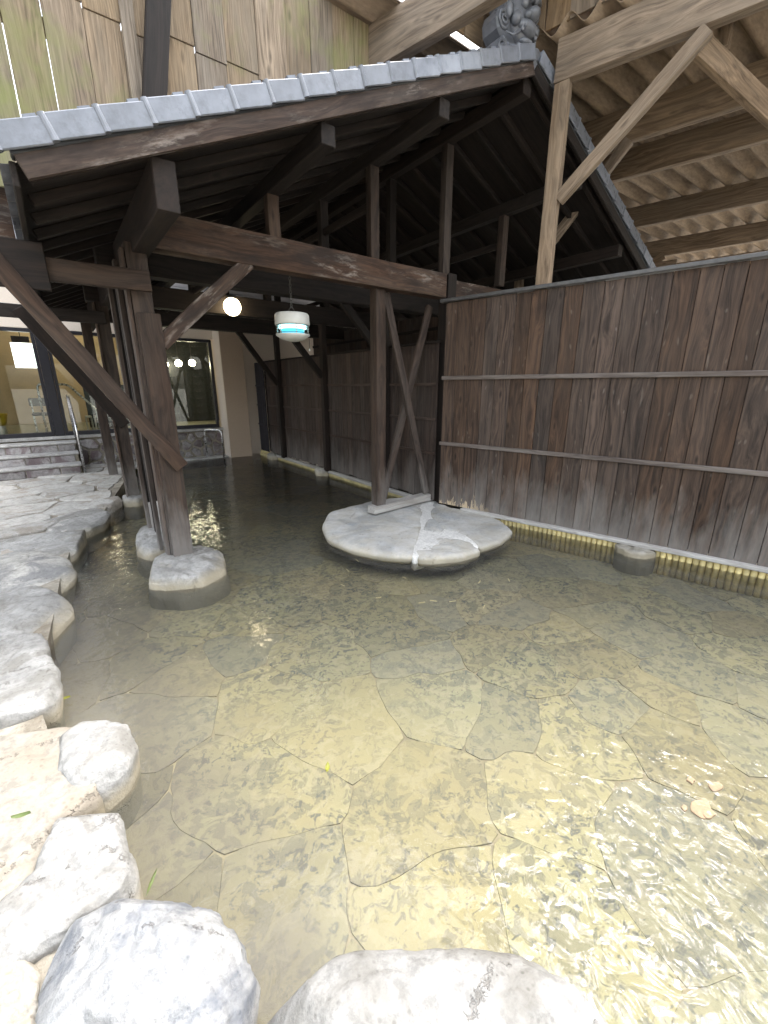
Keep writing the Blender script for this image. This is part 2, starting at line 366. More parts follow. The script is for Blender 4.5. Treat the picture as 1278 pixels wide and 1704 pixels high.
def timber(name, p0, p1, w, t, mat, parent=None, side=None, bev=.005, **kw):
    """box from p0 to p1; w measured along `side`, t across both"""
    p0, p1 = Vector(p0), Vector(p1); x = (p1 - p0).normalized(); l = (p1 - p0).length
    s = Vector(side) if side is not None else (Vector((0, 0, 1)) if abs(x.z) < .9 else Vector((0, 1, 0)))
    y = (s - x * s.dot(x)).normalized(); z = x.cross(y)
    M = Matrix((x, y, z)).transposed().to_4x4(); M.translation = (p0 + p1) / 2
    return put(name, worn_mesh(l, w, t, bev, mat) if mat in WORN else box_mesh(l, w, t, bev, mat), None, parent, M, **kw)
def block(name, lo, hi, mat, parent=None, bev=.004, **kw):
    lo, hi = Vector(lo), Vector(hi); s = hi - lo
    return put(name, box_mesh(s.x, s.y, s.z, bev, mat), None, parent, Matrix.Translation((lo + hi) / 2), **kw)
def smooth_closed(pts, seg, ten=.18):
    P = [Vector(p[:2]) for p in pts]; n = len(P); out = []
    for i in range(n):
        a, b_, c, d = P[i - 1], P[i], P[(i + 1) % n], P[(i + 2) % n]
        for k in range(12):
            t = k / 12; m0 = (c - a) * ten; m1 = (d - b_) * ten
            out.append(b_ * (2 * t ** 3 - 3 * t * t + 1) + m0 * (t ** 3 - 2 * t * t + t) + c * (-2 * t ** 3 + 3 * t * t) + m1 * (t ** 3 - t * t))
    L = [0.0]
    for i in range(len(out)): L.append(L[-1] + (out[(i + 1) % len(out)] - out[i]).length)
    res = []; j = 0
    for k in range(seg):
        s = L[-1] * k / seg
        while L[j + 1] < s: j += 1
        f = (s - L[j]) / max(1e-9, L[j + 1] - L[j]); res.append(out[j].lerp(out[(j + 1) % len(out)], f))
    return res
def area2(P): return sum(P[i].x * P[(i + 1) % len(P)].y - P[(i + 1) % len(P)].x * P[i].y for i in range(len(P)))
def rock_mesh(pts, zt, zm, zb, p=3.0, rings=16, seg=64, rough=.02, seed=0, tilt=(0, 0), spread=.0, fine=.25, q=.5, facets=0):
    """rounded stone over an outline in plan: top at zt, widest at zm, sunk to zb; p high = flat slab"""
    O = smooth_closed(pts, seg)
    if area2(O) < 0: O.reverse()
    c = sum(O, Vector((0, 0))) / seg
    if facets: O = [c + (o - c) * 1.045 for o in O]
    sv = Vector((seed * 7.13, seed * 3.71, seed * 1.9))
    V = []; size = max((o - c).length for o in O)
    def disp(x, y, z):
        q0 = Vector((x, y, z)) / max(.15, size) * 1.7 + sv
        d = noise.noise(q0) + .5 * noise.noise(q0 * 2.3) + fine * noise.noise(q0 * 6.1) + fine * .5 * noise.noise(q0 * 14)
        vf = noise.voronoi(q0 * 1.5)[0]; vg = noise.voronoi(q0 * 4.2)[0]
        d += 1.6 * (.45 - vf[0]) + .55 * (.4 - vg[0]) - .5 * max(0, .08 - (vf[1] - vf[0])) * 8
        return d * rough
    rr = [1 - (1 - k / rings) ** 1.7 for k in range(rings + 1)]
    prof = [(r, zm + (zt - zm) * max(0, 1 - r ** p) ** q) for r in rr[1:]]
    prof += [(1.0 + spread * .5, zm + (zb - zm) * .35), (1.0 + spread, zm + (zb - zm) * .7), (.97 + spread, zb)]
    V.append(Vector((c.x, c.y, zt + disp(c.x, c.y, zt))))
    for r, z in prof:
        for o in O:
            xy = c + (o - c) * r; d = disp(xy.x, xy.y, z); out = (o - c).normalized()
            zz = z + d + ((xy.x - c.x) * tilt[0] + (xy.y - c.y) * tilt[1]) * (1 if z > zb else 0)
            V.append(Vector((xy.x + out.x * d * r, xy.y + out.y * d * r, zz)))
    if facets:
        rg = random.Random(seed * 31 + 7); ctr = Vector((c.x, c.y, zm)); orig = [v.copy() for v in V]
        for k in range(facets):
            a = rg.uniform(0, 6.283); nz = rg.uniform(.12, .95); nn = Vector((math.cos(a) * math.sqrt(1 - nz * nz), math.sin(a) * math.sqrt(1 - nz * nz), nz))
            top = max(nn.dot(v - ctr) for v in V); lim = top * rg.uniform(.86, .95)
            for v in V:
                e = nn.dot(v - ctr) - lim
                if e > 0: v -= nn * e * .92
        for v in V:
            if v.z > zb + .01: v += Vector((noise.noise(v * 11), noise.noise(v * 11 + sv), noise.noise(v * 9 - sv))) * rough * .35
    F = [(0, 1 + i, 1 + (i + 1) % seg) for i in range(seg)]
    for k in range(len(prof) - 1):
        for i in range(seg):
            a = 1 + k * seg + i; b_ = 1 + k * seg + (i + 1) % seg; F.append((a, a + seg, b_ + seg, b_))
    F.append(tuple(reversed([1 + (len(prof) - 1) * seg + i for i in range(seg)])))
    C0 = Vector((c.x, c.y, zb)); V = [v - C0 for v in V]
    return mesh_from(V, F, True, 'rock'), Matrix.Translation(C0)
def rock(name, pts, mat, parent=None, label=None, cat=None, group=None, kind=None, **kw):
    me, M = rock_mesh(pts, **kw); return put(name, me, mat, parent, M, label, cat, group, kind)
def pix(pts, z): return [onz(x, y, z).xy for x, y in pts]
def clip(poly, a, n_):
    out = []
    for i in range(len(poly)):
        p_, q_ = poly[i], poly[(i + 1) % len(poly)]; dp, dq = (p_ - a).dot(n_), (q_ - a).dot(n_)
        if dp <= 0: out.append(p_)
        if (dp < 0) != (dq < 0) and abs(dp - dq) > 1e-12: out.append(p_ + (q_ - p_) * (dp / (dp - dq)))
    return out
def cells(seeds, bound):
    res = []
    for i, s in enumerate(seeds):
        poly = [Vector(p_) for p_ in bound]
        for j in sorted(range(len(seeds)), key=lambda j: (seeds[j] - s).length)[1:22]:
            t = seeds[j]; poly = clip(poly, (s + t) / 2, (t - s).normalized())
            if len(poly) < 3: break
        if len(poly) >= 3: res.append(poly)
    return res
def inset(poly, g):
    out = [Vector(p_) for p_ in poly]
    if area2(out) < 0: out.reverse()
    src = list(out)
    for i in range(len(src)):
        a, b_ = src[i], src[(i + 1) % len(src)]; e = b_ - a
        if e.length < 1e-6: continue
        nn = Vector((e.y, -e.x)).normalized(); out = clip(out, a - nn * g, nn)
        if len(out) < 3: return []
    return out
def slab_mesh(poly, h, seed, wob=.012, bev=.012, step=.12):
    """flat flagstone over a polygon, wavy edges, bevelled rim; local origin at its base centre"""
    P = []
    n_ = len(poly)
    for i in range(n_):
        a, b_ = poly[i], poly[(i + 1) % n_]; k = max(1, int((b_ - a).length / step))
        for j in range(k): P.append(a.lerp(b_, j / k))
    c = sum(P, Vector((0, 0))) / len(P)
    Q = []
    for p_ in P:
        a_ = Vector((p_.x * 2.3, p_.y * 2.3, 3.1)); b2_ = Vector((p_.x * 6, p_.y * 6, 9.7))
        d = Vector((noise.noise(a_) + .5 * noise.noise(b2_), noise.noise(a_ + Vector((7, 5, 2))) + .5 * noise.noise(b2_ + Vector((7, 5, 2))))) * wob
        Q.append(p_ + d - c)
    Q = [(Q[i - 1] + Q[i] * 6 + Q[(i + 1) % len(Q)]) / 8 for i in range(len(Q))]
    m_ = len(Q); V = [(q.x, q.y, 0) for q in Q] + [(q.x, q.y, h - bev) for q in Q] + [(q.x * (1 - bev / max(.05, q.length)), q.y * (1 - bev / max(.05, q.length)), h) for q in Q] + [(0, 0, h)]
    F = []
    for r in range(2):
        for i in range(m_): j = (i + 1) % m_; F.append((r * m_ + i, r * m_ + j, (r + 1) * m_ + j, (r + 1) * m_ + i))
    F += [(2 * m_ + i, 2 * m_ + (i + 1) % m_, 3 * m_) for i in range(m_)]
    return mesh_from(V, F, False, 'slab'), c
def inside(pt, poly):
    r = False; j = len(poly) - 1
    for i in range(len(poly)):
        if (poly[i][1] > pt.y) != (poly[j][1] > pt.y) and pt.x < (poly[j][0] - poly[i][0]) * (pt.y - poly[i][1]) / (poly[j][1] - poly[i][1]) + poly[i][0]: r = not r
        j = i
    return r
def prism_mesh(poly, z0, z1):
    P = [Vector(p_) for p_ in poly]
    if area2(P) < 0: P.reverse()
    n_ = len(P); V = [(q.x, q.y, z0) for q in P] + [(q.x, q.y, z1) for q in P]
    return mesh_from(V, [tuple(range(n_, 2 * n_)), tuple(reversed(range(n_)))] + [(i, (i + 1) % n_, n_ + (i + 1) % n_, n_ + i) for i in range(n_)])
def tube_mesh(path, r, sides=10, closed=False, taper=None):
    P = [Vector(p_) for p_ in path]; n_ = len(P); V = []; F = []; prev = None
    for i in range(n_):
        if closed: t = (P[(i + 1) % n_] - P[i - 1]).normalized()
        else: t = (P[min(i + 1, n_ - 1)] - P[max(i - 1, 0)]).normalized()
        if prev is None: a = t.orthogonal().normalized()
        else: a = (prev - t * prev.dot(t)).normalized()
        prev = a; b_ = t.cross(a); rr = r * (taper(i / (n_ - 1)) if taper else 1)
        for k in range(sides):
            an = 2 * math.pi * k / sides; V.append(P[i] + (a * math.cos(an) + b_ * math.sin(an)) * rr)
    for i in range(n_ if closed else n_ - 1):
        for k in range(sides):
            j = (i + 1) % n_; F.append((i * sides + k, i * sides + (k + 1) % sides, j * sides + (k + 1) % sides, j * sides + k))
    if not closed: F += [tuple(reversed(range(sides))), tuple((n_ - 1) * sides + k for k in range(sides))]
    return mesh_from(V, F, True, 'tube')
def lathe_mesh(prof, sides=32):
    V = []; F = []
    for r, z in prof:
        for k in range(sides): an = 2 * math.pi * k / sides; V.append((r * math.cos(an), r * math.sin(an), z))
    for i in range(len(prof) - 1):
        for k in range(sides): F.append((i * sides + k, i * sides + (k + 1) % sides, (i + 1) * sides + (k + 1) % sides, (i + 1) * sides + k))
    F += [tuple(reversed(range(sides))), tuple((len(prof) - 1) * sides + k for k in range(sides))]
    return mesh_from(V, F, True, 'lathe')
def bend(path, r=.08, k=6):
    P = [Vector(p_) for p_ in path]; out = [P[0]]
    for i in range(1, len(P) - 1):
        a = P[i] + (P[i - 1] - P[i]).normalized() * r; c = P[i] + (P[i + 1] - P[i]).normalized() * r
        for j in range(k + 1): t = j / k; out.append(a.lerp(P[i], t).lerp(P[i].lerp(c, t), t))
    return out + [P[-1]]

# ------------------------------------------------------------------ setting: ground, pool, water, deck
FA = Vector((3.656, 3.631, 0)); FD = Vector((.233, -.972, 0)).normalized(); FN = Vector((.972, .233, 0)).normalized()
def fen(s, off=0.0, z=0.0): q = FA + FD * s + FN * off; return Vector((q.x, q.y, z))
put('ground', mesh_from([(-600, -600, -.75), (600, -600, -.75), (600, 600, -.75), (-600, 600, -.75)], [(0, 1, 2, 3)]), 'earth', kind='structure')
ZF = -.17
random.seed(4)
pool = [Vector(p_) for p_ in ((-.9, -1.2), (5.3, -1.2), (4.1, 3.6), (4.05, 9.9), (.3, 9.9), (-.1, 6.3), (-.7, 3.0), (-.7, 1.2))]
pf = put('pool_floor', prism_mesh(pool, ZF - .12, ZF - .005), 'pool_joint', kind='structure')
seeds = []
tries = 0
while len(seeds) < 285 and tries < 20000:
    tries += 1
    s = Vector((random.uniform(-.9, 5.2), random.uniform(-1.2, 9.9)))
    mind = random.choice((.18, .24, .32, .42))
    if inside(s, pool) and all(Vector(((s - t).x * .85, (s - t).y * 1.25)).length > mind for t in seeds): seeds.append(s)
for i, poly in enumerate(cells(seeds, pool)):
    q = inset(poly, random.choice((.0003, .0003, .0004, .0004, .0005, .0018)))
    if len(q) < 3 or abs(area2(q)) < .01: continue
    me, c = slab_mesh(q, .02 + random.uniform(-.0012, .0012), i, .10, .0014, .05)
    put('flagstone', me, 'pool_stone', pf, Matrix.Translation((c.x, c.y, ZF - .02)))
put('water', mesh_from([(-.8, -1.6, 0), (5.2, -1.6, 0), (4.25, 3.7, 0), (4.0, 9.75, 0), (.3, 9.75, 0), (-.3, 6.3, 0), (-.6, 3.0, 0), (-.6, 1.0, 0)], [tuple(range(8))]), 'water', kind='structure')

edge_px = [(228, 779), (214, 800), (198, 826), (180, 852), (140, 886), (118, 955), (112, 1005), (88, 1140), (150, 1290), (205, 1470), (330, 1600)]
edge = [onz(x, y, .10).xy for x, y in edge_px]
deck_poly = [Vector((-4, 9.7)), Vector((1.12, 9.7))] + [e + Vector((-.07, 0)) for e in edge] + [Vector((.25, .35)), Vector((.8, -.25)), Vector((1.6, -1.4)), Vector((1.6, -3)), Vector((-4, -3))]
dk = put('deck', prism_mesh(deck_poly, -.6, .085), 'mortar', kind='structure')
seeds = []; tries = 0
while len(seeds) < 90 and tries < 20000:
    tries += 1
    s = Vector((random.uniform(-3.2, 1.2), random.uniform(4.5, 9.6)))
    if all((Vector(((s - t).x * .8, (s - t).y * 1.35))).length > .42 for t in seeds): seeds.append(s)
vis_flag = [Vector(p_) for p_ in ((-3.2, 4.6), (-.35, 4.6), (-.1, 5.2), (.2, 5.9), (.36, 6.4), (.5, 7.3), (.75, 8.2), (1.1, 9.0), (1.05, 9.6), (-3.2, 9.6))]
for i, poly in enumerate(cells(seeds, vis_flag)):
    q = inset(poly, random.uniform(.006, .02))
    if len(q) < 3 or abs(area2(q)) < .03: continue
    me, c = slab_mesh(q, .022 + random.uniform(-.008, .012), i + 500, .09, .012, .08)
    put('flagstone', me, 'flag', dk, Matrix.Translation((c.x, c.y, .08)))

# ------------------------------------------------------------------ stones along the pool edge
def edge_stone(px_pts, zo, mat, label, **kw):
    kw.setdefault('spread', -.16); kw.setdefault('facets', 14)
    rock('edge_stone', pix(px_pts, zo), mat, label=label, cat='rock', **kw)
edge_stone([(60, 1600), (98, 1545), (185, 1503), (320, 1497), (378, 1545), (410, 1600), (428, 1650), (395, 1760), (250, 1840), (80, 1800)], .14, 'rock_blue',
     'big rounded boulder mottled blue-grey and white at the pool edge', zt=.27, zm=.09, zb=-.34, p=3.4, rings=36, seg=128, rough=.016, seed=1, fine=.15)
edge_stone([(355, 1760), (415, 1668), (505, 1616), (650, 1582), (785, 1577), (890, 1604), (1000, 1660), (1075, 1740), (1020, 1900), (700, 1980), (480, 1880)], .12, 'rock_white',
     'pale smooth round boulder in the water beside the blue-grey mottled one', zt=.24, zm=.06, zb=-.34, p=3.2, rings=36, seg=128, rough=.012, seed=2, fine=.15)
edge_stone([(62, 1450), (88, 1375), (135, 1336), (195, 1350), (214, 1410), (243, 1465), (236, 1492), (150, 1530), (60, 1580), (-40, 1640), (-90, 1600), (-20, 1520)], .12, 'rock_white',
     'flat white slab stone with a blunt tip touching the mottled boulder', zt=.15, zm=.10, zb=-.34, p=9, rings=30, seg=112, rough=.012, seed=3, fine=.2)
edge_stone([(80, 1228), (108, 1208), (160, 1193), (205, 1200), (226, 1235), (206, 1275), (168, 1308), (118, 1318), (96, 1285)], .13, 'rock_white',
     'small white rounded cobble set on the tan bedrock lip', zt=.165, zm=.10, zb=-.30, p=4.5, rings=24, seg=96, rough=.009, seed=4, fine=.2)
edge_stone([(-90, 1240), (10, 1205), (60, 1190), (130, 1198), (190, 1225), (180, 1300), (140, 1335), (95, 1365), (70, 1430), (30, 1510), (-60, 1590), (-150, 1450)], .12, 'rock_tan',
     'broad cracked tan bedrock between the white slab stones', zt=.14, zm=.07, zb=-.34, p=7, rings=30, seg=112, rough=.014, seed=5)
edge_stone([(-110, 1110), (0, 1068), (62, 1050), (78, 1070), (84, 1092), (101, 1140), (96, 1160), (55, 1180), (0, 1212), (-110, 1240)], .12, 'rock_white',
     'bright white angular stone with a notched corner over the water', zt=.15, zm=.10, zb=-.34, p=12, rings=24, seg=96, rough=.012, seed=6)
edge_stone([(-110, 1000), (0, 984), (60, 977), (105, 986), (127, 1006), (84, 1052), (0, 1078), (-110, 1100)], .10, 'rock_white',
     'pale wedge shaped stone with a chamfered tan side next to the grey humped stone', zt=.13, zm=.07, zb=-.34, p=9, rings=22, seg=96, rough=.012, seed=7)
edge_stone([(-100, 950), (0, 928), (60, 916), (104, 924), (124, 948), (104, 970), (0, 986), (-100, 1000)], .09, 'rock_dark',
     'low humped stone with a dark grey worn top at the water edge', zt=.145, zm=.06, zb=-.34, p=3.6, rings=22, seg=96, rough=.010, seed=8)
edge_stone([(-90, 915), (0, 900), (60, 890), (140, 880), (146, 888), (116, 924), (60, 935), (-90, 950)], .10, 'rock_white',
     'long flat pale flagstone overhanging the pool behind the humped stone', zt=.115, zm=.085, zb=-.34, p=16, rings=20, seg=96, rough=.010, seed=9)
edge_stone([(58, 880), (100, 858), (160, 842), (182, 853), (172, 868), (140, 882), (100, 888)], .10, 'rock_white',
     'rounded tongue of pale flagstone jutting over the narrow channel', zt=.115, zm=.085, zb=-.34, p=16, rings=20, seg=96, rough=.009, seed=10)
edge_stone([(110, 846), (160, 836), (198, 824), (203, 831), (185, 842), (140, 850)], .09, 'flag',
     'thin tan flagstone beside the second footing of the pavilion', zt=.115, zm=.07, zb=-.34, p=8, rings=14, seg=64, rough=.008, seed=11)
edge_stone([(-60, 1640), (20, 1590), (58, 1600), (66, 1660), (95, 1730), (-40, 1800)], .09, 'rock_tan',
     'rough tan ground stone wedged behind the mottled boulder', zt=.12, zm=.07, zb=-.2, p=5, rings=22, seg=80, rough=.012, seed=12)

# ------------------------------------------------------------------ pavilion footings and stone island
rock('footing_stone', pix([(243, 958), (249, 927), (290, 905), (335, 900), (371, 918), (374, 938), (340, 955), (300, 962)], .11), 'rock_white',
     label='chunky pale footing stone standing in the water under the front column', cat='footing stone', zt=.12, zm=.06, zb=-.31, p=9, rings=20, seg=96, rough=.02, seed=21, spread=-.03, q=.8, facets=12)
rock('footing_stone', [(.36, 4.25), (.45, 4.06), (.66, 4.10), (.84, 4.45), (.80, 4.95), (.62, 5.0), (.42, 4.7)], 'rock_white',
     label='rough footing stone tucked behind the chunky front footing', cat='footing stone', zt=.15, zm=.03, zb=-.32, p=3.5, rings=18, seg=72, rough=.018, seed=22, spread=.10)
rock('footing_stone', [(.48, 6.25), (.62, 6.15), (.77, 6.27), (.79, 6.52), (.64, 6.62), (.50, 6.52)], 'rock_white',
     label='small block footing under the grey second column beside the deck', cat='footing stone', zt=.115, zm=.04, zb=-.32, p=5, rings=14, seg=56, rough=.012, seed=23)

isl = thing('stone_island', 'low flat island of mortared grey slabs under the braced post', 'stone island', (2.9, 3.3, -.3))
ZI = .075
rock('slab', pix([(537, 876), (546, 852), (600, 836), (625, 830), (700, 824), (704, 850), (702, 880), (692, 908), (687, 924), (640, 922), (585, 911), (545, 894)], ZI), 'slab', isl,
     zt=ZI + .004, zm=.035, zb=-.03, p=22, rings=26, seg=160, rough=.010, seed=31, spread=-.02)
rock('slab', pix([(720, 832), (745, 842), (800, 851), (835, 865), (853, 882), (838, 896), (800, 908), (775, 892), (742, 882), (716, 860)], ZI), 'slab', isl,
     zt=ZI + .002, zm=.035, zb=-.03, p=22, rings=26, seg=144, rough=.009, seed=32, spread=-.02)
rock('slab', pix([(691, 914), (705, 895), (745, 890), (785, 901), (800, 912), (770, 922), (720, 927), (695, 925)], ZI), 'slab', isl,
     zt=ZI - .004, zm=.035, zb=-.03, p=14, rings=20, seg=96, rough=.009, seed=33, spread=-.02)
rock('slab', pix([(705, 881), (712, 864), (730, 862), (741, 874), (735, 886)], ZI), 'slab', isl,
     zt=ZI + .003, zm=.06, zb=-.05, p=10, rings=10, seg=40, rough=.004, seed=34)
rock('mortar_joint', pix([(680, 828), (725, 824), (735, 850), (748, 878), (800, 896), (798, 908), (745, 903), (706, 920), (692, 926), (684, 924), (686, 905), (694, 870)], ZI), 'mortar_white', isl,
     zt=ZI - .003, zm=.05, zb=-.08, p=14, rings=12, seg=64, rough=.006, seed=35)
rock('core', [(2.45, 3.2), (2.7, 2.95), (3.2, 2.8), (3.55, 2.95), (3.6, 3.6), (3.0, 3.9), (2.5, 3.75)], 'slab', isl,
     zt=.0, zm=-.08, zb=-.31, p=6, rings=10, seg=48, rough=.02, seed=36)

# ------------------------------------------------------------------ near fence
fence = thing('board_fence', 'tall weathered brown board fence rising straight from the pool with a grey cap', 'fence', fen(0, 0, .06))
random.seed(11)
s = -.04; k = 0
while s < 5.2:
    wd = random.uniform(.145, .178)
    timber('board', fen(s + wd / 2, random.uniform(-.003, .004), .10), fen(s + wd / 2, random.uniform(-.002, .004), 2.39 + random.uniform(-.004, .004)), wd - .0035, .018, 'wood_fence', fence, side=FD, bev=.003)
    s += wd
timber('light_block_sheet', fen(-.04, .022, 1.24), fen(5.2, .022, 1.24), 2.26, .008, 'wood_dark', fence, side=(0, 0, 1))  # added dark sheet, keeps light from showing through the board gaps
for z in (.85, 1.60):
    timber('batten', fen(-.05, -.024, z), fen(5.2, -.024, z + .0), .042, .026, 'wood_batten', fence, side=(0, 0, 1))
timber('cap_rail', fen(-.10, -.005, 2.412), fen(5.25, -.005, 2.412), .035, .085, 'cap_metal', fence, side=(0, 0, 1))
timber('bottom_rail', fen(.30, -.035, .085), fen(5.2, -.035, .085), .034, .07, 'wood_white', fence, side=(0, 0, 1))
for q in (-.02, 1.3, 2.6, 3.9, 5.15):
    timber('post', fen(q, .062, -.3), fen(q, .062, 2.36), .09, .09, 'wood_dark', fence, side=FD)
# bamboo edging under it
bam = thing('bamboo_edging', 'row of short yellow bamboo poles lining the pool under the near board fence', 'edging', fen(1.5, 0, -.3))
pm = lathe_mesh([(.001, -.31), (.0235, -.31), (.0235, .050), (.020, .060), (.001, .062)], 10); pm.materials.append(MATS['bamboo'])
timber('light_block_board', fen(.35, .045, -.10), fen(4.7, .045, -.10), .40, .02, 'edge_board', bam, side=(0, 0, 1))  # added to stop light leaking in under the fence behind the poles
s = .42
while s < 4.6:
    if not (1.99 < s < 2.33):
        put('bamboo_pole', pm, None, bam, Matrix.Translation(fen(s, .0, 0)) @ Matrix.Rotation(random.uniform(0, 6), 4, 'Z'))
    s += .049
rock('footing_stone', [(fen(2.16, -.03).x + .17 * math.cos(a) * 1.0, fen(2.16, -.03).y + .17 * math.sin(a)) for a in [i * math.pi / 5 for i in range(10)]], 'rock_white',
     label='round drum shaped stone carrying the bottom rail of the near fence', cat='footing stone', zt=.066, zm=.035, zb=-.32, p=8, rings=12, seg=48, rough=.014, seed=41)

# ------------------------------------------------------------------ back fence (runs along Y under the pavilion)
XB = 3.66
bf = thing('back_fence', 'long dark brown board fence running back under the pavilion roof', 'fence', (XB, 6.2, .1))
y = 3.78
while y < 8.95:
    wd = random.uniform(.105, .135)
    timber('board', (XB + random.uniform(-.003, .003), y + wd / 2, .10 + random.uniform(0, .03)), (XB, y + wd / 2, 1.99), wd - .003, .016, 'wood_backfence', bf, side=(0, 1, 0), bev=.002)
    y += wd
for z in (.71, 1.12, 1.53):
    timber('batten', (XB - .02, 3.78, z), (XB - .02, 8.95, z), .036, .022, 'wood_backfence', bf)
timber('cap_rail', (XB, 3.78, 2.005), (XB, 9.0, 2.005), .03, .08, 'wood_dark', bf)
timber('bottom_rail', (XB - .03, 4.2, .075), (XB - .03, 9.0, .075), .05, .06, 'wood_white', bf)
block('edging_board', (XB - .03, 3.9, -.31), (XB + .02, 9.3, .048), 'edge_board', bf)
for yy in (3.95, 5.6, 7.2, 8.9): timber('post', (XB + .07, yy, -.3), (XB + .07, yy, 2.0), .09, .09, 'wood_dark', bf)
sp = thing('dark_screen', 'narrow blue-black slatted screen between the brown back fence and the building pillar', 'screen', (XB - .15, 9.2, .1))
for k in range(4):
    timber('board', (XB - .06, 9.03 + k * .115, .12), (XB - .06, 9.03 + k * .115, 2.0), .112, .02, 'wood_panel_blue', sp, side=(0, 1, 0))
for z in (.71, 1.12, 1.53): timber('batten', (XB - .08, 8.98, z), (XB - .08, 9.43, z), .03, .02, 'wood_panel_blue', sp)
timber('sill', (XB - .06, 8.98, .09), (XB - .06, 9.43, .09), .06, .06, 'edge_board', sp)
block('kerb', (XB - .10, 8.97, -.31), (XB - .0, 9.43, .058), 'edge_board', sp)
for yy, lb in ((8.75, 'dark stained stone under the back fence near the blue-black screen'), (6.55, 'dark stained stone under the back fence halfway along the channel')):
    rock('footing_stone', [(XB - .06 + .15 * math.cos(a), yy + .17 * math.sin(a)) for a in [i * math.pi / 4 for i in range(8)]], 'rock_dark',
         label=lb, cat='footing stone', zt=.12, zm=.05, zb=-.32, p=5, rings=10, seg=40, rough=.015, seed=int(yy * 10))
# second, higher wall on the far side
uf = thing('upper_fence', 'dark upper board wall seen over the top of the back fence', 'fence', (5.1, 6.5, -.7))
y = 4.1
while y < 9.4:
    timber('board', (5.1, y + .1, -.74), (5.1, y + .1, 2.62), .196, .02, 'wood_backfence', uf, side=(0, 1, 0), bev=.002); y += .2
for z in (.8, 1.6, 2.4): timber('rail', (5.08, 4.1, z), (5.08, 9.5, z), .05, .03, 'wood_dark', uf)

# ------------------------------------------------------------------ pavilion
pav = thing('pavilion', 'dark timber bath pavilion with a grey tiled gable roof standing over the pool', 'pavilion', (3.65, 5.6, 0))
SL = .445; XR = 3.68; ZR0 = 4.020     # underside of rafters at ridge
def zr(X): return ZR0 - SL * abs(X - XR)
YV, YE = 2.787, 9.38
PX = [.675, 1.695, 2.715, 3.68, 4.645, 5.665, 6.685]
for i, X in enumerate(PX):
    hh = .245 if i in (0, 6) else .12; ww = .12 if i in (0, 6) else .105
    top = zr(X) - .002 - (0 if i == 3 else .02)
    timber('purlin', (X, YV + .045, top - hh / 2), (X, YE - .1, top - hh / 2), hh, ww, 'wood_dark', pav)
TY = [3.80, 4.72, 6.4, 8.2]
ZB0, ZB1 = 2.457, 2.70
for i, Y in enumerate(TY):
    mt = 'wood_beam' if i == 0 else 'wood_dark'
    timber('tie_beam', (.48 if i else .64, Y, (ZB0 + ZB1) / 2), (3.69 if i == 0 else 7.15, Y, (ZB0 + ZB1) / 2), ZB1 - ZB0, .155, mt, pav)
    if i == 0: timber('tie_beam', (3.86, Y + .02, 2.57), (7.15, Y + .02, 2.57), .18, .135, mt, pav)
    for j, X in enumerate(PX):
        if j in (0, 6): continue
        timber('strut', (X, Y - .03 if i == 0 else Y, ZB1 - .005), (X, Y - .03 if i == 0 else Y, zr(X) - .14), .10, .085, 'wood_column' if i == 0 else 'wood_dark', pav, side=(1, 0, 0))
    timber('column', (6.685, Y, -.75), (6.685, Y, 2.455), .13, .13, 'wood_dark', pav, side=(1, 0, 0))
for X in (1.695, 2.715, 4.645, 5.665):
    timber('longitudinal_tie', (X, 3.85, zr(X) - .44), (X, YE - .3, zr(X) - .44), .07, .04, 'wood_dark', pav)
# front column: stacked post with face plank
timber('column', (.64, 3.83, .08), (.64, 3.83, 2.48), .14, .125, 'wood_column', pav, side=(1, 0, 0))
timber('face_plank', (.658, 3.745, .07), (.658, 3.745, 2.02), .155, .045, 'wood_column', pav, side=(1, 0, 0))
timber('side_plank', (.552, 3.83, .075), (.552, 3.83, 2.44), .105, .022, 'wood_column', pav, side=(0, 1, 0))
timber('side_plank', (.542, 4.10, .08), (.542, 4.10, 2.42), .09, .03, 'wood_column', pav, side=(0, 1, 0))
timber('column', (.625, 4.72, .08), (.625, 4.72, 2.46), .13, .13, 'wood_dark', pav, side=(1, 0, 0))
timber('side_plank', (.54, 4.62, .10), (.54, 4.62, 2.44), .08, .03, 'wood_column', pav, side=(0, 1, 0))
timber('side_plank', (.57, 4.42, .12), (.57, 4.42, 2.38), .05, .03, 'wood_dark', pav, side=(0, 1, 0))
timber('base_sleeve', (.625, 4.635, .08), (.625, 4.635, .40), .145, .03, 'wood_white', pav, side=(1, 0, 0))
timber('column', (.625, 6.4, .10), (.625, 6.4, 2.46), .13, .13, 'wood_column', pav, side=(1, 0, 0))
timber('side_plank', (.543, 6.32, .10), (.543, 6.32, 2.44), .06, .02, 'wood_column', pav, side=(0, 1, 0))
timber('column', (.565, 8.2, .08), (.565, 8.2, 2.46), .125, .125, 'wood_column', pav, side=(1, 0, 0))
# post on the island with sill and crossed braces
timber('column', (2.83, 3.85, .175), (2.83, 3.85, 2.46), .12, .12, 'wood_column', pav, side=(1, 0, 0))
timber('sill', (2.70, 3.815, .135), (3.66, 3.90, .135), .085, .135, 'wood_white', pav)
timber('cross_brace', (2.945, 3.87, 2.44), (3.62, 3.885, .19), .085, .04, 'wood_column', pav, side=(1, 0, 0))
timber('cross_brace', (3.62, 3.915, 2.39), (2.945, 3.915, .22), .085, .04, 'wood_column', pav, side=(1, 0, 0))
timber('column', (3.775, 3.79, -.3), (3.775, 3.79, 2.71), .13, .15, 'wood_dark', pav, side=(1, 0, 0))
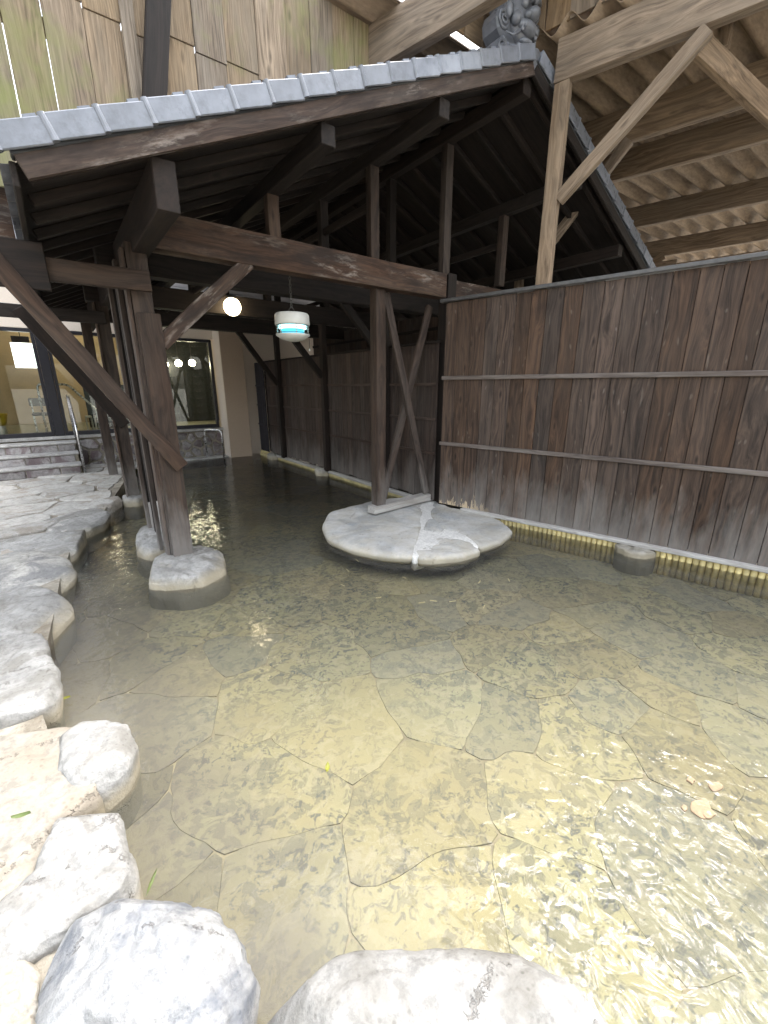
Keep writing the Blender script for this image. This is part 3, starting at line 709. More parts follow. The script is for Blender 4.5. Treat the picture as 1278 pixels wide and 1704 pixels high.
# knee braces
timber('knee_brace', (1.455, 3.775, 2.475), (.715, 3.775, 1.81), .105, .085, 'wood_beam', pav, side=(0, 0, 1))
timber('knee_brace', (2.95, 4.72, 2.48), (3.55, 4.72, 1.88), .09, .07, 'wood_dark', pav, side=(0, 0, 1))
timber('knee_brace', (2.86, 6.4, 2.48), (3.56, 6.4, 1.66), .09, .07, 'wood_dark', pav, side=(0, 0, 1))
timber('knee_brace', (2.86, 8.2, 2.48), (3.56, 8.2, 1.55), .09, .07, 'wood_dark', pav, side=(0, 0, 1))
for Y in TY[1:]:
    timber('column', (3.60, Y, .09), (3.60, Y, 2.46), .09, .09, 'wood_dark', pav, side=(1, 0, 0))
# rail, thick beam stub, long diagonal in front of the column, their outer post stands left of the picture
timber('rail', (-1.35, 3.685, 2.212), (.69, 3.685, 2.222), .135, .05, 'wood_column', pav)
timber('outrigger_beam', (-1.4, 3.64, 2.207), (.104, 3.64, 2.217), .27, .032, 'wood_dark', pav)
timber('outrigger_beam', (-1.4, 3.70, 2.60), (-.02, 3.70, 2.60), .50, .10, 'wood_beam', pav)
timber('long_brace', (-.645, 3.60, 2.99), (.73, 3.69, .876), .11, .045, 'wood_column', pav, side=(1, 0, 0))
timber('long_brace', onY(30, 512, 6.28), onY(208, 708, 6.31), .13, .05, 'wood_dark', pav, side=(1, 0, 0))
timber('rail', (-1.35, 6.30, 2.28), (.645, 6.30, 2.28), .135, .05, 'wood_dark', pav)
timber('column', (-1.0, 3.685, .08), (-1.0, 3.685, 3.05), .13, .13, 'wood_dark', pav, side=(1, 0, 0))
timber('column', (-1.04, 6.30, .08), (-1.04, 6.30, 3.05), .13, .13, 'wood_dark', pav, side=(1, 0, 0))
# rafters, sheathing, barge boards
CS = math.cos(math.atan(SL))
ys = [YV + .10 + .325 * k for k in range(20)]
for sgn in (-1, 1):
    Xe = XR + sgn * 3.65
    for Y in ys:
        timber('rafter', (XR + sgn * .03, Y, zr(XR + sgn * .03) + .027), (Xe - sgn * .05, Y, zr(Xe - sgn * .05) + .027), .054, .048, 'wood_dark', pav)
    timber('roof_boarding', (XR, (YV + YE) / 2 + .01, ZR0 + .066), (Xe, (YV + YE) / 2 + .01, zr(Xe) + .066), .018, YE - YV - .06, 'wood_dark', pav)
    timber('barge_board', (XR + sgn * .01, YV, ZR0 + .035), (Xe - sgn * .03, YV, zr(Xe - sgn * .03) + .035), .092, .032, 'wood_beam' if sgn < 0 else 'wood_dark', pav)
    timber('barge_fillet', (XR + sgn * .01, YV + .018, ZR0 + .095), (Xe, YV + .018, zr(Xe) + .095), .02, .075, 'tile_dark', pav)
    timber('eave_board', (Xe, YV + .03, zr(Xe) + .03), (Xe, YE - .05, zr(Xe) + .03), .10, .028, 'wood_dark', pav)
    # pan tile field on top (seen only from above)
    V = []; F = []; nx = 17 * 4; ny = 140
    for a in range(nx + 1):
        f = a / nx; X = XR + sgn * (0.05 + f * 3.65); st = (a % 4) / 4 * .018
        for c_ in range(ny + 1):
            Y = YV + .20 + (YE - YV - .22) * c_ / ny
            V.append((X, Y, zr(X) + .10 + .018 - st + .022 * math.cos(2 * math.pi * Y / .27)))
    for a in range(nx):
        for c_ in range(ny):
            i0 = a * (ny + 1) + c_; F.append((i0, i0 + ny + 1, i0 + ny + 2, i0 + 1))
    put('tile_field', mesh_from(V, F, True), 'tile_glaze', pav, kind='stuff')
# verge tiles: hanging face, rolled leading edge, top plate
def verge_tile():
    bm = bmesh.new()
    def bx(x0, x1, y0, y1, z0, z1):
        r = bmesh.ops.create_cube(bm, size=1)
        for v in r['verts']: v.co = Vector(((v.co.x + .5) * (x1 - x0) + x0, (v.co.y + .5) * (y1 - y0) + y0, (v.co.z + .5) * (z1 - z0) + z0))
    bx(.0, .222, 0, .018, -.012, .090); bx(.0, .222, .018, .24, .068, .0895)
    bmesh.ops.bevel(bm, geom=list(bm.edges), offset=.005, segments=1, affect='EDGES')
    r = bmesh.ops.create_cone(bm, cap_ends=True, segments=12, radius1=.020, radius2=.016, depth=.104)
    bmesh.ops.translate(bm, verts=r['verts'], vec=(.012, .010, .039))
    r = bmesh.ops.create_cone(bm, cap_ends=True, segments=12, radius1=.014, radius2=.014, depth=.22)
    bmesh.ops.rotate(bm, verts=r['verts'], matrix=Matrix.Rotation(math.pi / 2, 3, 'X')); bmesh.ops.translate(bm, verts=r['verts'], vec=(.012, .125, .083))
    bx(-.055, -.004, .03, .20, .080, .100)
    return bm_mesh(bm)
vt = verge_tile(); vt.materials.append(MATS['tile_glaze'])
vt2 = vt.copy(); bm = bmesh.new(); bm.from_mesh(vt2)
for v in bm.verts: v.co.x = -v.co.x
bmesh.ops.reverse_faces(bm, faces=bm.faces); bm.to_mesh(vt2); bm.free()
PITCHT = .216
for sgn, me in ((-1, vt), (1, vt2)):
    for k in range(17):
        X = XR + sgn * (.035 + PITCHT * (k + 1) - .0)
        ang = math.atan(SL) - R(2.6)
        M = Matrix.Translation((X, YV - .045, zr(X) + .112 + random.uniform(-.001, .002))) @ Matrix.Rotation(ang * sgn + random.uniform(-.012, .012), 4, 'Y') @ Matrix.Rotation(random.uniform(-.02, .02), 4, 'Z') @ Matrix.Scale(1.0 / CS * .985, 4, (1, 0, 0))
        put('verge_tile', me, None, pav, M)
# ridge: courses and rounded cap
timber('ridge_course', (XR, YV + .34, ZR0 + .175), (XR, YE, ZR0 + .175), .11, .26, 'tile_glaze', pav, bev=.012)
timber('ridge_course', (XR, YV + .34, ZR0 + .25), (XR, YE, ZR0 + .25), .05, .20, 'tile_glaze', pav, bev=.012)
V = []; F = []
for Y in (YV + .34, YE):
    for k in range(13): a = math.pi * k / 12; V.append((XR + .085 * math.cos(a), Y, ZR0 + .272 + .085 * math.sin(a)))
F = [(k, k + 1, 14 + k, 13 + k) for k in range(12)] + [tuple(range(12, -1, -1)), tuple(range(13, 26))]
put('ridge_cap', mesh_from(V, F, True), 'tile_glaze', pav)

# ridge-end ogre tile: local x right, z up, front faces -Y
OX, OY, OZ = XR, YV + .19, ZR0 + .13
prof = []
half = [(.0, .02), (.10, .0), (.20, -.035), (.275, -.04), (.30, .02), (.27, .09), (.225, .13), (.27, .17), (.29, .235), (.265, .30), (.215, .325), (.20, .36), (.225, .41), (.215, .475), (.165, .52), (.10, .545), (.0, .56)]
outline = [(x, z) for x, z in half] + [(-x, z) for x, z in reversed(half[1:-1])]
def extrude_outline(pts, y0, y1, bulge=.02):
    n_ = len(pts); c = (sum(p_[0] for p_ in pts) / n_, sum(p_[1] for p_ in pts) / n_)
    V = []
    for yy, sc in ((y1, .98), (y0 + .02, 1.0), (y0, .95)):
        for x, z in pts: V.append((c[0] + (x - c[0]) * sc, yy, c[1] + (z - c[1]) * sc))
    V.append((c[0], y0 - bulge, c[1])); V.append((c[0], y1, c[1])); F = []
    for r in range(2):
        for i in range(n_): j = (i + 1) % n_; F.append((r * n_ + i, r * n_ + j, (r + 1) * n_ + j, (r + 1) * n_ + i))
    F += [(2 * n_ + i, 2 * n_ + (i + 1) % n_, 3 * n_) for i in range(n_)] + [((i + 1) % n_, i, 3 * n_ + 1) for i in range(n_)]
    bm = bmesh.new(); me = mesh_from(V, F); bm.from_mesh(me)
    return bm_mesh(bm)
OM = Matrix.Translation((OX, OY, OZ))
om = extrude_outline(outline, -.02, .15)
oni = put('ridge_ornament', om, 'oni_clay', pav, OM)
def osph(name, c, s, rot=None, seg=18):
    bm = bmesh.new(); bmesh.ops.create_uvsphere(bm, u_segments=seg, v_segments=seg * 2 // 3, radius=1)
    M = Matrix.Translation(c) @ (rot or Matrix.Identity(4)) @ Matrix.Diagonal((*s, 1)); bmesh.ops.transform(bm, matrix=M, verts=bm.verts)
    return put(name, bm_mesh(bm, True), 'oni_clay', oni, OM)
def otube(name, path, r, taper=None, sides=8): return put(name, tube_mesh(path, r, sides, taper=taper), 'oni_clay', oni, OM)
osph('face', (0, -.035, .30), (.155, .085, .19), seg=24)
osph('nose', (0, -.145, .285), (.055, .06, .045)); osph('muzzle', (0, -.10, .215), (.11, .055, .05))
osph('chin', (0, -.095, .115), (.085, .045, .03))
for sg in (-1, 1):
    osph('nostril', (sg * .045, -.13, .272), (.032, .038, .028)); osph('eye', (sg * .07, -.108, .345), (.036, .034, .034))
    osph('cheek', (sg * .125, -.075, .25), (.04, .045, .05)); osph('ear', (sg * .185, -.045, .30), (.03, .03, .06))
    otube('brow', [(sg * .015, -.135, .365), (sg * .06, -.145, .395), (sg * .115, -.115, .405), (sg * .16, -.07, .43)], .024, lambda t: 1.1 - .6 * t)
    otube('horn', [(sg * .10, -.06, .45), (sg * .16, -.085, .485), (sg * .215, -.11, .535), (sg * .24, -.13, .60)], .034, lambda t: 1.0 - .9 * t, 10)
    otube('fang', [(sg * .07, -.135, .185), (sg * .075, -.14, .215), (sg * .07, -.135, .245)], .014, lambda t: 1 - .8 * t)
    # scrolls on the shoulders
    for (cx_, cz_, r0) in ((.225, .235, .072), (.22, .05, .068), (.16, .45, .06)):
        pth = []
        for k in range(40):
            t = k / 39; a = sg * (t * 4.4 * math.pi) + math.pi / 2; rr = r0 * (1 - .85 * t); pth.append((sg * cx_ + rr * math.cos(a), -.024 - .012 * t, cz_ + rr * math.sin(a)))
        otube('scroll', pth, .013, lambda t: 1 - .3 * t, 6)
    otube('whisker', [(sg * .10, -.10, .17), (sg * .15, -.07, .135), (sg * .21, -.045, .15)], .016, lambda t: 1 - .7 * t)
    otube('crescent', [(sg * .13, -.03, -.02), (sg * .19, -.07, -.05), (sg * .235, -.10, -.03), (sg * .25, -.11, .03)], .035, lambda t: 1 - .75 * t, 10)
    for k in range(3): otube('curl', [(sg * (.03 + .035 * k), -.09, .43), (sg * (.04 + .04 * k), -.10, .48), (sg * (.03 + .04 * k), -.07, .53)], .016, lambda t: 1 - .5 * t)
otube('mouth_rim', [(.09 * math.cos(a), -.115, .165 + .045 * math.sin(a)) for a in [math.pi * k / 14 for k in range(15)]], .016)
# round end tile under the face, pointing forward
V = lathe_mesh([(.001, -.19), (.075, -.19), (.082, -.183), (.082, -.17), (.070, -.165), (.070, .05), (.001, .05)], 28)
put('end_tile', V, 'oni_clay', oni, OM @ Matrix.Translation((0, -.02, -.005)) @ Matrix.Rotation(math.pi / 2 + .25, 4, 'X') @ Matrix.Rotation(math.pi, 4, 'X') @ Matrix.Identity(4))

# ------------------------------------------------------------------ lamps
zl = thing('insect_lamp', 'white drum shaped insect lamp glowing cyan, hung on a chain from the front beam', 'lamp', (1.93, 4.0, 1.92))
ZM = Matrix.Translation((1.93, 4.0, 1.92))
put('top_drum', lathe_mesh([(.001, .245), (.10, .252), (.148, .245), (.160, .23), (.163, .15), (.158, .142), (.001, .142)], 40), 'white_plastic', zl, ZM)
put('bottom_dish', lathe_mesh([(.001, .0), (.05, .002), (.11, .018), (.158, .05), (.160, .062), (.001, .064)], 40), 'white_plastic', zl, ZM)
put('lamp_ring', tube_mesh([(.115 * math.cos(a), .115 * math.sin(a), .124) for a in [2 * math.pi * k / 32 for k in range(32)]], .017, 10, True), 'glow_uv', zl, ZM)
for k in range(4):
    put('guard_ring', tube_mesh([(.155 * math.cos(a), .155 * math.sin(a), .072 + .022 * k) for a in [2 * math.pi * j / 40 for j in range(40)]], .0028, 6, True), 'chain_metal', zl, ZM)
for k in range(6):
    a = 2 * math.pi * k / 6 + .3; put('guard_bar', tube_mesh([(.15 * math.cos(a), .15 * math.sin(a), .06), (.15 * math.cos(a), .15 * math.sin(a), .146)], .004, 6), 'white_plastic', zl, ZM)
put('grid_core', lathe_mesh([(.001, .062), (.105, .062), (.105, .108), (.06, .142), (.001, .142)], 24), 'glow_uv_blue', zl, ZM)
for k in range(10):
    a = 2 * math.pi * k / 10; put('grid_wire', tube_mesh([(.05 * math.cos(a), .05 * math.sin(a), .062), (.05 * math.cos(a), .05 * math.sin(a), .142)], .003, 5), 'chain_metal', zl, ZM)
bm = bmesh.new()
for k in range(13):
    z = .315 + k * .0285; lk = tube_mesh([(.009 * math.cos(a), 0, .018 * math.sin(a)) for a in [2 * math.pi * j / 10 for j in range(10)]], .0032, 5, True)
    lk.transform(Matrix.Translation((0, 0, z)) @ Matrix.Rotation(k % 2 * math.pi / 2, 4, 'Z')); bm.from_mesh(lk)
put('chain', bm_mesh(bm, True), 'chain_metal', zl, ZM)
put('hanger', tube_mesh([(-.05, 0, .248), (-.02, 0, .285), (0, 0, .31), (.02, 0, .285), (.05, 0, .248)], .004, 6), 'chain_metal', zl, ZM)
put('hook', tube_mesh([(0, 0, .68), (0, 0, .705), (0, -.14, .705)], .006, 6), 'chain_metal', zl, ZM)
put('pull_cord', tube_mesh([(.14, -.06, .03), (.14, -.06, -.06)], .0022, 5), 'chain_metal', zl, ZM)
put('pull_knob', lathe_mesh([(.001, -.085), (.007, -.08), (.006, -.065), (.001, -.058)], 10), 'white_plastic', zl, ZM @ Matrix.Translation((.14, -.06, 0)))

gl_ = thing('globe_lamp', 'glowing warm white globe lamp on a beam under the pavilion roof', 'lamp', (2.12, 6.19, 2.5))
bm = bmesh.new(); bmesh.ops.create_uvsphere(bm, u_segments=28, v_segments=18, radius=.112)
put('globe', bm_mesh(bm, True), 'glow_warm', gl_, Matrix.Translation((2.12, 6.19, 2.535)))
put('holder', lathe_mesh([(.001, 0), (.05, 0), (.06, .02), (.06, .05), (.03, .06), (.001, .06)], 20), 'black_plastic', gl_, Matrix.Translation((2.12, 6.195, 2.625)))
timber('arm', (2.12, 6.19, 2.67), (2.12, 6.33, 2.67), .03, .04, 'black_plastic', gl_)

# ------------------------------------------------------------------ canopy over the far side
can = thing('canopy', 'brown corrugated canopy roof on pale timber beams rising above the fence', 'canopy', (6, 4, -.7))
def cn(nv, dv, z): q = FN * nv + FD * dv; return Vector((q.x, q.y, z))
ZC = 4.348; AMP = .055; LAM = .256
def canopy_sheet(y0, y1, n0, x1=13.6):
    V = []; F = []; n_ = int((y1 - y0) / LAM * 12)
    for k in range(n_ + 1):
        Y = y0 + (y1 - y0) * k / n_; z = ZC + AMP * math.cos(2 * math.pi * (Y - .05) / LAM)
        x0 = (n0 - .233 * Y) / .972
        for X in (x0, x1): V.append((X, Y, z))
        for X in (x0, x1): V.append((X, Y, z + .008))
    for k in range(n_):
        a = k * 4; c = a + 4
        F += [(a, a + 1, c + 1, c), (a + 2, c + 2, c + 3, a + 3), (a, c, c + 2, a + 2), (a + 1, a + 3, c + 3, c + 1)]
    return mesh_from(V, F, True)
strips = [(3.25 + LAM * 6 * k, 3.25 + LAM * 6 * (k + 1) + .02, 2.85) for k in range(5)] + [(1.20, 3.25, 4.36)] + [(1.20 - LAM * 6 * (k + 1), 1.20 - LAM * 6 * k, 5.2) for k in range(3)]
for k, (y0, y1, n0) in enumerate(strips): put('corrugated_sheet', canopy_sheet(y0, y1, n0), 'corrugated', can, Matrix.Translation((0, 0, .004 * (k % 2))))
for k in range(12): block('upstand_board', (2.45 + k * .22, 3.255, 4.38), (2.45 + k * .22 + .215, 3.275, 4.875), 'wood_canopy', can)
for k in range(8): timber('upstand_board', cn(4.40, -2.15 + k * .2, 4.38), cn(4.40, -2.15 + k * .2, 4.83), .195, .02, 'wood_canopy', can, side=FD)
put('raised_sheet', canopy_sheet(1.75, 3.30, 3.45, 5.4), 'corrugated', can, Matrix.Translation((0, 0, .52)))
for X, Y in ((2.75, 3.25), (4.95, 1.85), (4.65, 3.25)): timber('upstand', (X, Y, 4.2 if X > 3 else 4.28), (X, Y, 4.83), .09, .07, 'wood_canopy', can, side=(1, 0, 0))
for nv, d0, d1 in ((3.33, -2.88, -1.2), (5.84, -5.4, 6.5), (6.71, -3.1, 7), (8.75, -7.2, 8), (10.85, -7.2, 8), (13.0, -7.2, 8)):
    timber('beam', cn(nv, d0, 4.14), cn(nv, d1, 4.14), .30, .10, 'wood_canopy', can)
timber('beam', cn(4.455, -1.735, 4.145), cn(4.455, 5.5, 3.9), .30, .10, 'wood_canopy', can)
# post behind the fence with its brace, and a strut to the next beam
timber('post', cn(4.455, -1.67, -.75), cn(4.455, -1.67, 3.99), .125, .10, 'wood_canopy', can, side=FD)
timber('post', cn(4.47, 2.3, -.75), cn(4.47, 2.3, 3.99), .125, .10, 'wood_canopy', can, side=FD)
timber('brace', cn(4.44, -1.61, 3.12), cn(4.44, -.66, 3.94), .105, .07, 'wood_canopy', can, side=(0, 0, 1))
timber('brace', (4.19, 1.74, 3.90), (5.53, 1.44, 3.66), .17, .055, 'wood_canopy', can, side=(0, 0, 1))
timber('brace', cn(5.76, -1.40, 3.98), cn(5.76, -2.12, 3.17), .10, .065, 'wood_canopy', can, side=(0, 0, 1))
for nv, dv in ((5.84, -2.2), (8.75, -2.9), (10.85, -2.5), (8.75, 3.1), (10.85, 3.1), (5.84, 4.0), (6.71, -2.9)):
    timber('post', cn(nv, dv, -.75), cn(nv, dv, 3.985), .11, .11, 'wood_canopy', can, side=FD)
timber('brace', cn(10.8, -2.5, 3.52), cn(10.8, -1.7, 3.99), .15, .09, 'wood_canopy', can, side=(0, 0, 1))
timber('girt', cn(10.7, -3.1, 3.73), cn(10.7, -1.45, 3.73), .27, .09, 'wood_canopy', can)

# plank wall between canopy and pavilion roof
YP = 3.555
pw = thing('plank_wall', 'high wall of pale vertical planks with green moss above the tiled roof', 'wall', (1.0, YP, 3.0))
xs = [-1.44, -1.19, -.95, -.72, -.495, -.27, -.072, .122, .31, .508, .70, .918, 1.125, 1.33, 1.557, 1.782, 1.99, 2.187, 2.385, 2.574]
random.seed(8)
for i in range(len(xs) - 1):
    a, c = xs[i], xs[i + 1]; gap = .006 if i in (6, 7) else .002
    lowz = zr(max(a, .05)) + .185; zj = 3.61 + (.027 * (i % 2)) if i < 15 else 9
    if i in (9, 10): zj -= .045
    yj = YP + (i % 2) * .006; top = 4.285; a2 = a + gap / 2; c2 = c - gap / 2
    if zj < 9:
        timber('plank', ((a2 + c2) / 2, yj, lowz), ((a2 + c2) / 2, yj, zj - .003), c2 - a2, .022, 'wood_plank', pw, side=(1, 0, 0), bev=.002)
        timber('plank', ((a2 + c2) / 2 + .004, yj - .006, zj), ((a2 + c2) / 2, yj - .006, top), c2 - a2, .022, 'wood_plank', pw, side=(1, 0, 0), bev=.002)
    else:
        timber('plank', ((a2 + c2) / 2, yj, lowz), ((a2 + c2) / 2, yj, top), c2 - a2, .022, 'wood_plank', pw, side=(1, 0, 0), bev=.002)
timber('trim', (.74, YP - .028, zr(.74) + .2), (.74, YP - .028, 4.28), .075, .03, 'wood_plank', pw, side=(1, 0, 0))
timber('leaning_post', (.757, YP - .12, zr(.76) + .18), (1.01, YP - .09, 4.28), .13, .08, 'wood_dark', pw, side=(1, 0, 0))
for z, xe in ((3.45, 1.9), (4.05, 2.574)): timber('rail', (-1.44, YP + .05, z), (xe, YP + .05, z), .08, .05, 'wood_canopy', pw)
timber('post', (-1.1, YP + .11, .08), (-1.1, YP + .11, 4.28), .12, .12, 'wood_canopy', pw, side=(1, 0, 0))
timber('post', (2.52, YP + .11, zr(2.52) + .19), (2.52, YP + .11, 4.28), .09, .09, 'wood_canopy', pw, side=(1, 0, 0))

# ------------------------------------------------------------------ bath house behind
bh = thing('bath_house', 'bath house with black framed windows, beige pillar and stone clad base', 'building', (1, 9.9, 0))
YW = 9.85
# stone-clad base wall with its stones
block('base_wall', (-4, YW - .02, -.35), (2.95, YW + .2, .60), 'mortar', bh)
block('base_ledge', (-4, YW - .10, .585), (2.90, YW + .22, .635), 'concrete', bh)
block('plinth', (.95, YW - .30, -.35), (2.88, YW - .04, .03), 'concrete', bh)
random.seed(21)
B0 = [Vector((.22, .02)), Vector((2.86, .02)), Vector((2.86, .575)), Vector((.22, .575))]
seeds = []; tries = 0
while len(seeds) < 34 and tries < 9000:
    tries += 1; s = Vector((random.uniform(.25, 2.84), random.uniform(.03, .56)))
    if all((s - t).length > .17 for t in seeds): seeds.append(s)
for i, poly in enumerate(cells(seeds, B0)):
    q = inset(poly, .012)
    if len(q) < 3 or abs(area2(q)) < .006: continue
    me, c = slab_mesh(q, .03, i + 900, .03, .01, .09)
    put('cladding_stone', me, 'cladding', bh, Matrix.Translation((c.x, YW - .018, c.y)) @ Matrix.Rotation(math.pi / 2, 4, 'X'))
# pillar
block('pillar', (2.90, 9.42, -.35), (3.37, 9.98, 3.25), 'stucco', bh)
block('pillar_reveal', (2.888, 9.425, -.35), (2.898, 9.98, 3.24), 'stucco_light', bh)
block('upper_wall', (-4, YW, 2.46), (2.90, YW + .2, 3.22), 'stucco_light', bh)
block('side_wall', (3.37, YW, -.35), (8.0, YW + .2, 3.26), 'stucco_light', bh)
k = 0; z = 3.23
while z < 5.2:
    block('siding_board', (-4, YW - .02 - .0, z), (8.0, YW + .15, z + .165), 'siding', bh, bev=.006); z += .172
# frames and panes
win = [(-4, -1.9), (-1.86, -.10), (.05, 1.45), (1.50, 2.84)]
for (a, c) in win:
    w_ = put('window', box_mesh(c - a, .012, 1.74, 0, 'glass'), None, bh, Matrix.Translation(((a + c) / 2, YW + .06, 1.56)))
    for (lo, hi) in (((a, YW, .64), (c, YW + .10, .71)), ((a, YW, 2.40), (c, YW + .10, 2.455)), ((a, YW, .711), (a + .05, YW + .10, 2.399)), ((c - .05, YW, .711), (c, YW + .10, 2.399))):
        block('frame', lo, hi, 'frame_black', w_)
block('mullion', (-.098, YW - .01, .64), (.048, YW + .11, 2.455), 'frame_black', bh)
block('mullion', (1.452, YW - .005, .64), (1.498, YW + .105, 2.455), 'frame_black', bh)
# interior
block('inner_floor', (-4, YW + .21, .50), (8, 15, .60), 'inner_floor', bh)
block('inner_back_wall', (-4, 14.0, .60), (2.3, 14.1, 3.2), 'inner_wall', bh)
block('inner_ceiling', (-4, YW + .21, 3.2), (8, 15, 3.225), 'stucco_light', bh)
block('inner_side_wall', (-4.1, YW, .5), (-4.0, 15, 3.2), 'inner_wall', bh)
block('inner_side_wall', (7.9, YW + .21, .6), (8.0, 15, 3.2), 'inner_wall', bh)
block('inner_back_wall', (2.3, 12.6, .60), (7.9, 12.7, 3.2), 'tile_black', bh)
block('inner_partition', (.55, 12.0, .6), (1.4, 12.06, 1.55), 'tile_black', bh)
block('roof', (-4.2, YW - .05, 5.3), (8.2, 15.2, 5.4), 'tile_dark', bh)
block('outer_wall', (-4.2, 15.0, -.5), (8.2, 15.1, 5.3), 'stucco', bh)
for r in range(13):
    for c_ in range(6):
        block('wall_tile', (2.32 + c_ * .62 + (r % 2) * .0, 12.582, .62 + r * .19), (2.32 + c_ * .62 + .612, 12.6, .62 + r * .19 + .182), 'tile_black', bh, bev=.003)

# steps up to the door, each tread clad with stones
st = thing('stone_steps', 'three stone clad steps leading up to the glass door', 'steps', (-1, 9.2, .08))
for k in range(3):
    y0 = 8.72 + k * .32; z1 = .255 + k * .155
    block('riser', (-3.2, y0 + .02, .07), (.16, YW - .03, z1 - .035), 'mortar', st)
    block('tread', (-3.2, y0 - .015, z1 - .034), (.18, YW - .12 if k == 2 else y0 + .36, z1), 'concrete', st, bev=.012)
    x = -3.2; random.seed(60 + k)
    while x < .10:
        wd = min(random.uniform(.24, .5), .155 - x)
        if wd < .06: break
        block('riser_stone', (x + .006, y0 + .002, .095 + k * .155), (x + wd - .006, y0 + .03, z1 - .042), 'cladding', st, bev=.01); x += wd

# handrails
def handrail(label, path, posts=(), r=.019):
    P = [Vector(q) for q in path]; t = thing('handrail', label, 'handrail', (P[0].x, P[0].y, min(q.z for q in P)))
    put('rail_tube', tube_mesh(bend(P), r, 12), 'steel', t)
    for a, c in posts: put('post_tube', tube_mesh([a, c], r * .9, 10), 'steel', t)
    return t
handrail('steel stair handrail beside the stone steps, one leg on the deck', [(.20, 8.68, .11), (.20, 8.66, .86), (.19, 9.35, 1.34), (.19, 9.72, 1.36), (.19, 9.72, .57)])
handrail('steel handrail arching behind the two rear columns', [(.62, 8.95, .09), (.62, 8.95, .80), (.95, 9.30, .80), (.95, 9.30, .09)])
handrail('steel handrail standing in the water before the stone clad wall', [(2.45, 9.66, -.30), (2.45, 9.66, .62), (2.72, 9.36, .62), (2.72, 9.36, -.30)], r=.017)
handrail('steel handrail inside the glass door reaching down to the floor', [(-.22, 10.3, .60), (-.22, 10.3, 1.55), (.24, 10.3, 1.55), (.62, 10.3, 1.08), (.62, 10.3, .60)])

# things inside the bath house
pn = thing('light_panel', 'bright white square light panel hanging behind the glass door', 'light panel', (-.33, 11.2, 1.8))
block('panel_face', (-.50, 11.20, 1.86), (-.17, 11.22, 2.32), 'glow_panel', pn); block('panel_top', (-.47, 11.20, 2.33), (-.20, 11.24, 2.44), 'black_plastic', pn)
timber('hanger_rod', (-.33, 11.22, 2.44), (-.33, 11.22, 3.2), .015, .015, 'black_plastic', pn)
bulbs = [((2.75, 11.2, 2.05), 'warm bulb lamp in the window beside the pillar, nearest the pillar'), ((2.45, 11.2, 2.03), 'warm bulb lamp in the window beside the pillar, middle of three'), ((2.16, 11.2, 2.0), 'warm bulb lamp in the window beside the pillar, farthest from the pillar'),
         ((.02, 13.2, 2.9), 'ceiling bulb lamp over the washing area behind the door'), ((.75, 12.9, 2.85), 'ceiling bulb lamp above the black partition')]
for (x, y, z), lb in bulbs:
    t = thing('bulb_lamp', lb, 'lamp', (x, y, z))
    bm = bmesh.new(); bmesh.ops.create_uvsphere(bm, u_segments=16, v_segments=10, radius=.075)
    put('bulb', bm_mesh(bm, True), 'glow_bulb', t, Matrix.Translation((x, y, z)))
    timber('stem', (x, y, z + .06), (x, y, 3.2), .02, .02, 'black_plastic', t)
ch = thing('bath_chair', 'small chair with dark seat and backrest behind the glass door', 'chair', (-.22, 11.3, .6))
block('seat', (-.42, 11.15, .94), (-.06, 11.5, 1.0), 'black_plastic', ch, bev=.02); block('backrest', (-.44, 11.48, 1.12), (-.08, 11.53, 1.28), 'black_plastic', ch, bev=.02)
for X in (-.40, -.10):
    for Y in (11.18, 11.48): timber('leg', (X, Y, .6), (X, Y, 1.0 if Y < 11.3 else 1.25), .025, .025, 'steel', ch)
bs = thing('basin', 'yellow plastic basin on the floor behind the glass door', 'basin', (-.98, 11.3, .6))
put('bowl', lathe_mesh([(.001, .19), (.10, .19), (.13, .24), (.17, .40), (.19, .40), (.185, .385), (.145, .22), (.12, .17), (.001, .17)], 28), 'yellow_plastic', bs, Matrix.Translation((-.98, 11.3, .60)))
put('stand', lathe_mesh([(.001, 0), (.13, 0), (.11, .172), (.001, .172)], 20), 'white_plastic', bs, Matrix.Translation((-.98, 11.3, .60)))
for i, X in enumerate((.52, .68)):
    t = thing('wash_stool', 'small white plastic stool beside the black partition', 'stool', (X, 11.4, .6), 'pair of white stools behind the door')
    block('seat', (X - .06, 11.3, .86), (X + .06, 11.5, .90), 'white_plastic', t, bev=.01)
    for sx in (-.05, .05): block('leg', (X + sx - .012, 11.31, .60), (X + sx + .012, 11.49, .86), 'white_plastic', t)

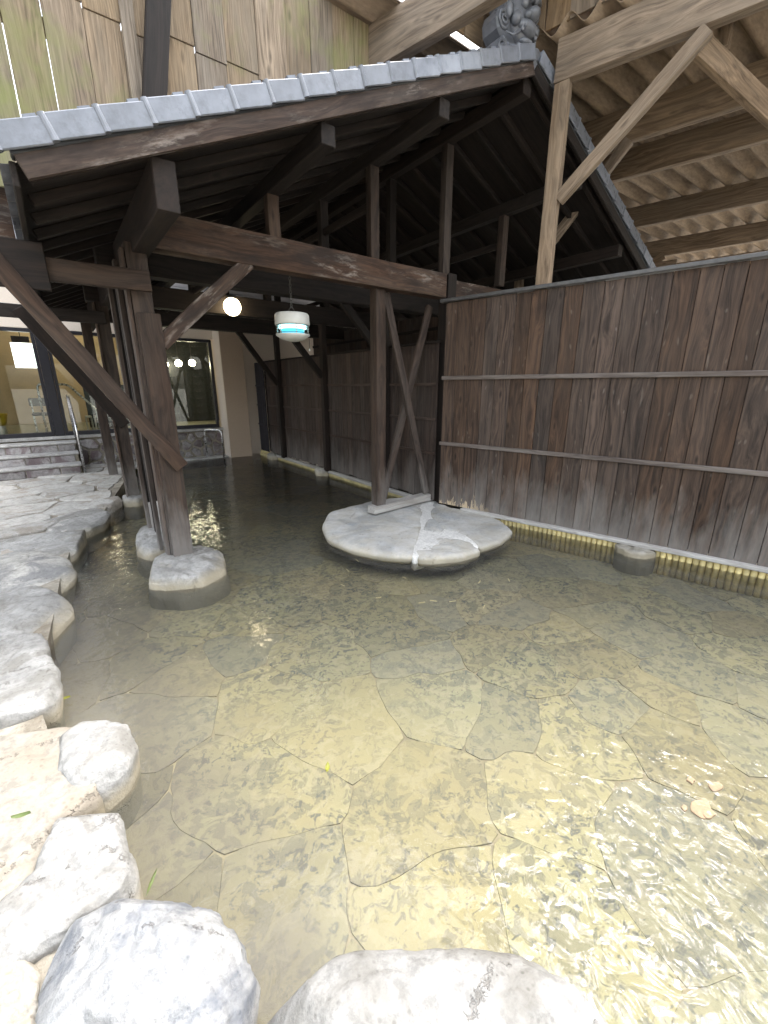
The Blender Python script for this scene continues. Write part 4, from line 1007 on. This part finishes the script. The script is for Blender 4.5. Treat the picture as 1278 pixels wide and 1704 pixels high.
# ------------------------------------------------------------------ leaves and straws
def leaf_mesh(l, w_):
    V = []; F = []
    for k in range(9):
        t = k / 8; hw = w_ * math.sin(math.pi * min(1, t * .97 + .02)) ** .8; x = (t - .5) * l
        V += [(x, -hw, .012 * w_ * 20 * (t - .5) ** 2), (x, 0, -.004 + .01 * (t - .5) ** 2), (x, hw, .02 * (t - .5) ** 2 + .003)]
    for k in range(8):
        a = k * 3; F += [(a, a + 3, a + 4, a + 1), (a + 1, a + 4, a + 5, a + 2)]
    return mesh_from(V, F, True)
def leaf(px_, py_, z, l, w_, rot, mat, label, tilt=0):
    q = onz(px_, py_, z); M = Matrix.Translation((q.x, q.y, z)) @ Matrix.Rotation(rot, 4, 'Z') @ Matrix.Rotation(tilt, 4, 'X')
    put('leaf', leaf_mesh(l, w_), mat, None, M, label, 'leaf')
leaf(545, 1277, .006, .045, .009, .9, 'leaf_yellow', 'yellow-green leaf floating alone on the open water')
leaf(158, 1322, .02, .055, .014, .5, 'leaf_yellow', 'bright yellow leaf caught between the cobble and the white slab')
leaf(107, 1162, .02, .05, .008, -.2, 'leaf_yellow', 'small pale leaf stuck under the notched white stone')
leaf(252, 1468, .03, .075, .005, 1.0, 'leaf_green', 'thin green blade leaf at the tip of the flat white slab', .5)
leaf(35, 1357, .225, .05, .007, -.3, 'leaf_green', 'dull green leaf lying on the tan bedrock', 0)
random.seed(3)
for i in range(14):
    q = onz(random.uniform(480, 860), random.uniform(930, 1010), .004)
    put('straw_bit', box_mesh(round(random.uniform(.03, .06), 2), .006, .003, 0, 'straw'), None, None, Matrix.Translation((q.x, q.y, .003)) @ Matrix.Rotation(random.uniform(0, 3), 4, 'Z'),
        'tiny pale straw floating in front of the stone island', 'straw', 'straws floating by the stone island')
plain('peach_reflection', (.55, .40, .26), .8, 0, .15, 30)  # pale colour of flat patches that stand in for reflected light
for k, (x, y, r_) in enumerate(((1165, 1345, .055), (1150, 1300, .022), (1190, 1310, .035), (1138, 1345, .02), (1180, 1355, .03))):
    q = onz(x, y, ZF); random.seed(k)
    rock('reflection_patch', [(q.x + r_ * random.uniform(.6, 1.3) * math.cos(a), q.y + r_ * random.uniform(.4, .9) * math.sin(a)) for a in [i * math.pi / 4 for i in range(8)]], 'peach_reflection',
         label='pale peach painted reflection lying on the pool floor', cat='painted reflection', group='peach reflection patches on the pool floor', zt=ZF + .008, zm=ZF + .005, zb=ZF - .015, p=6, rings=6, seg=24, rough=.003, seed=77 + k)
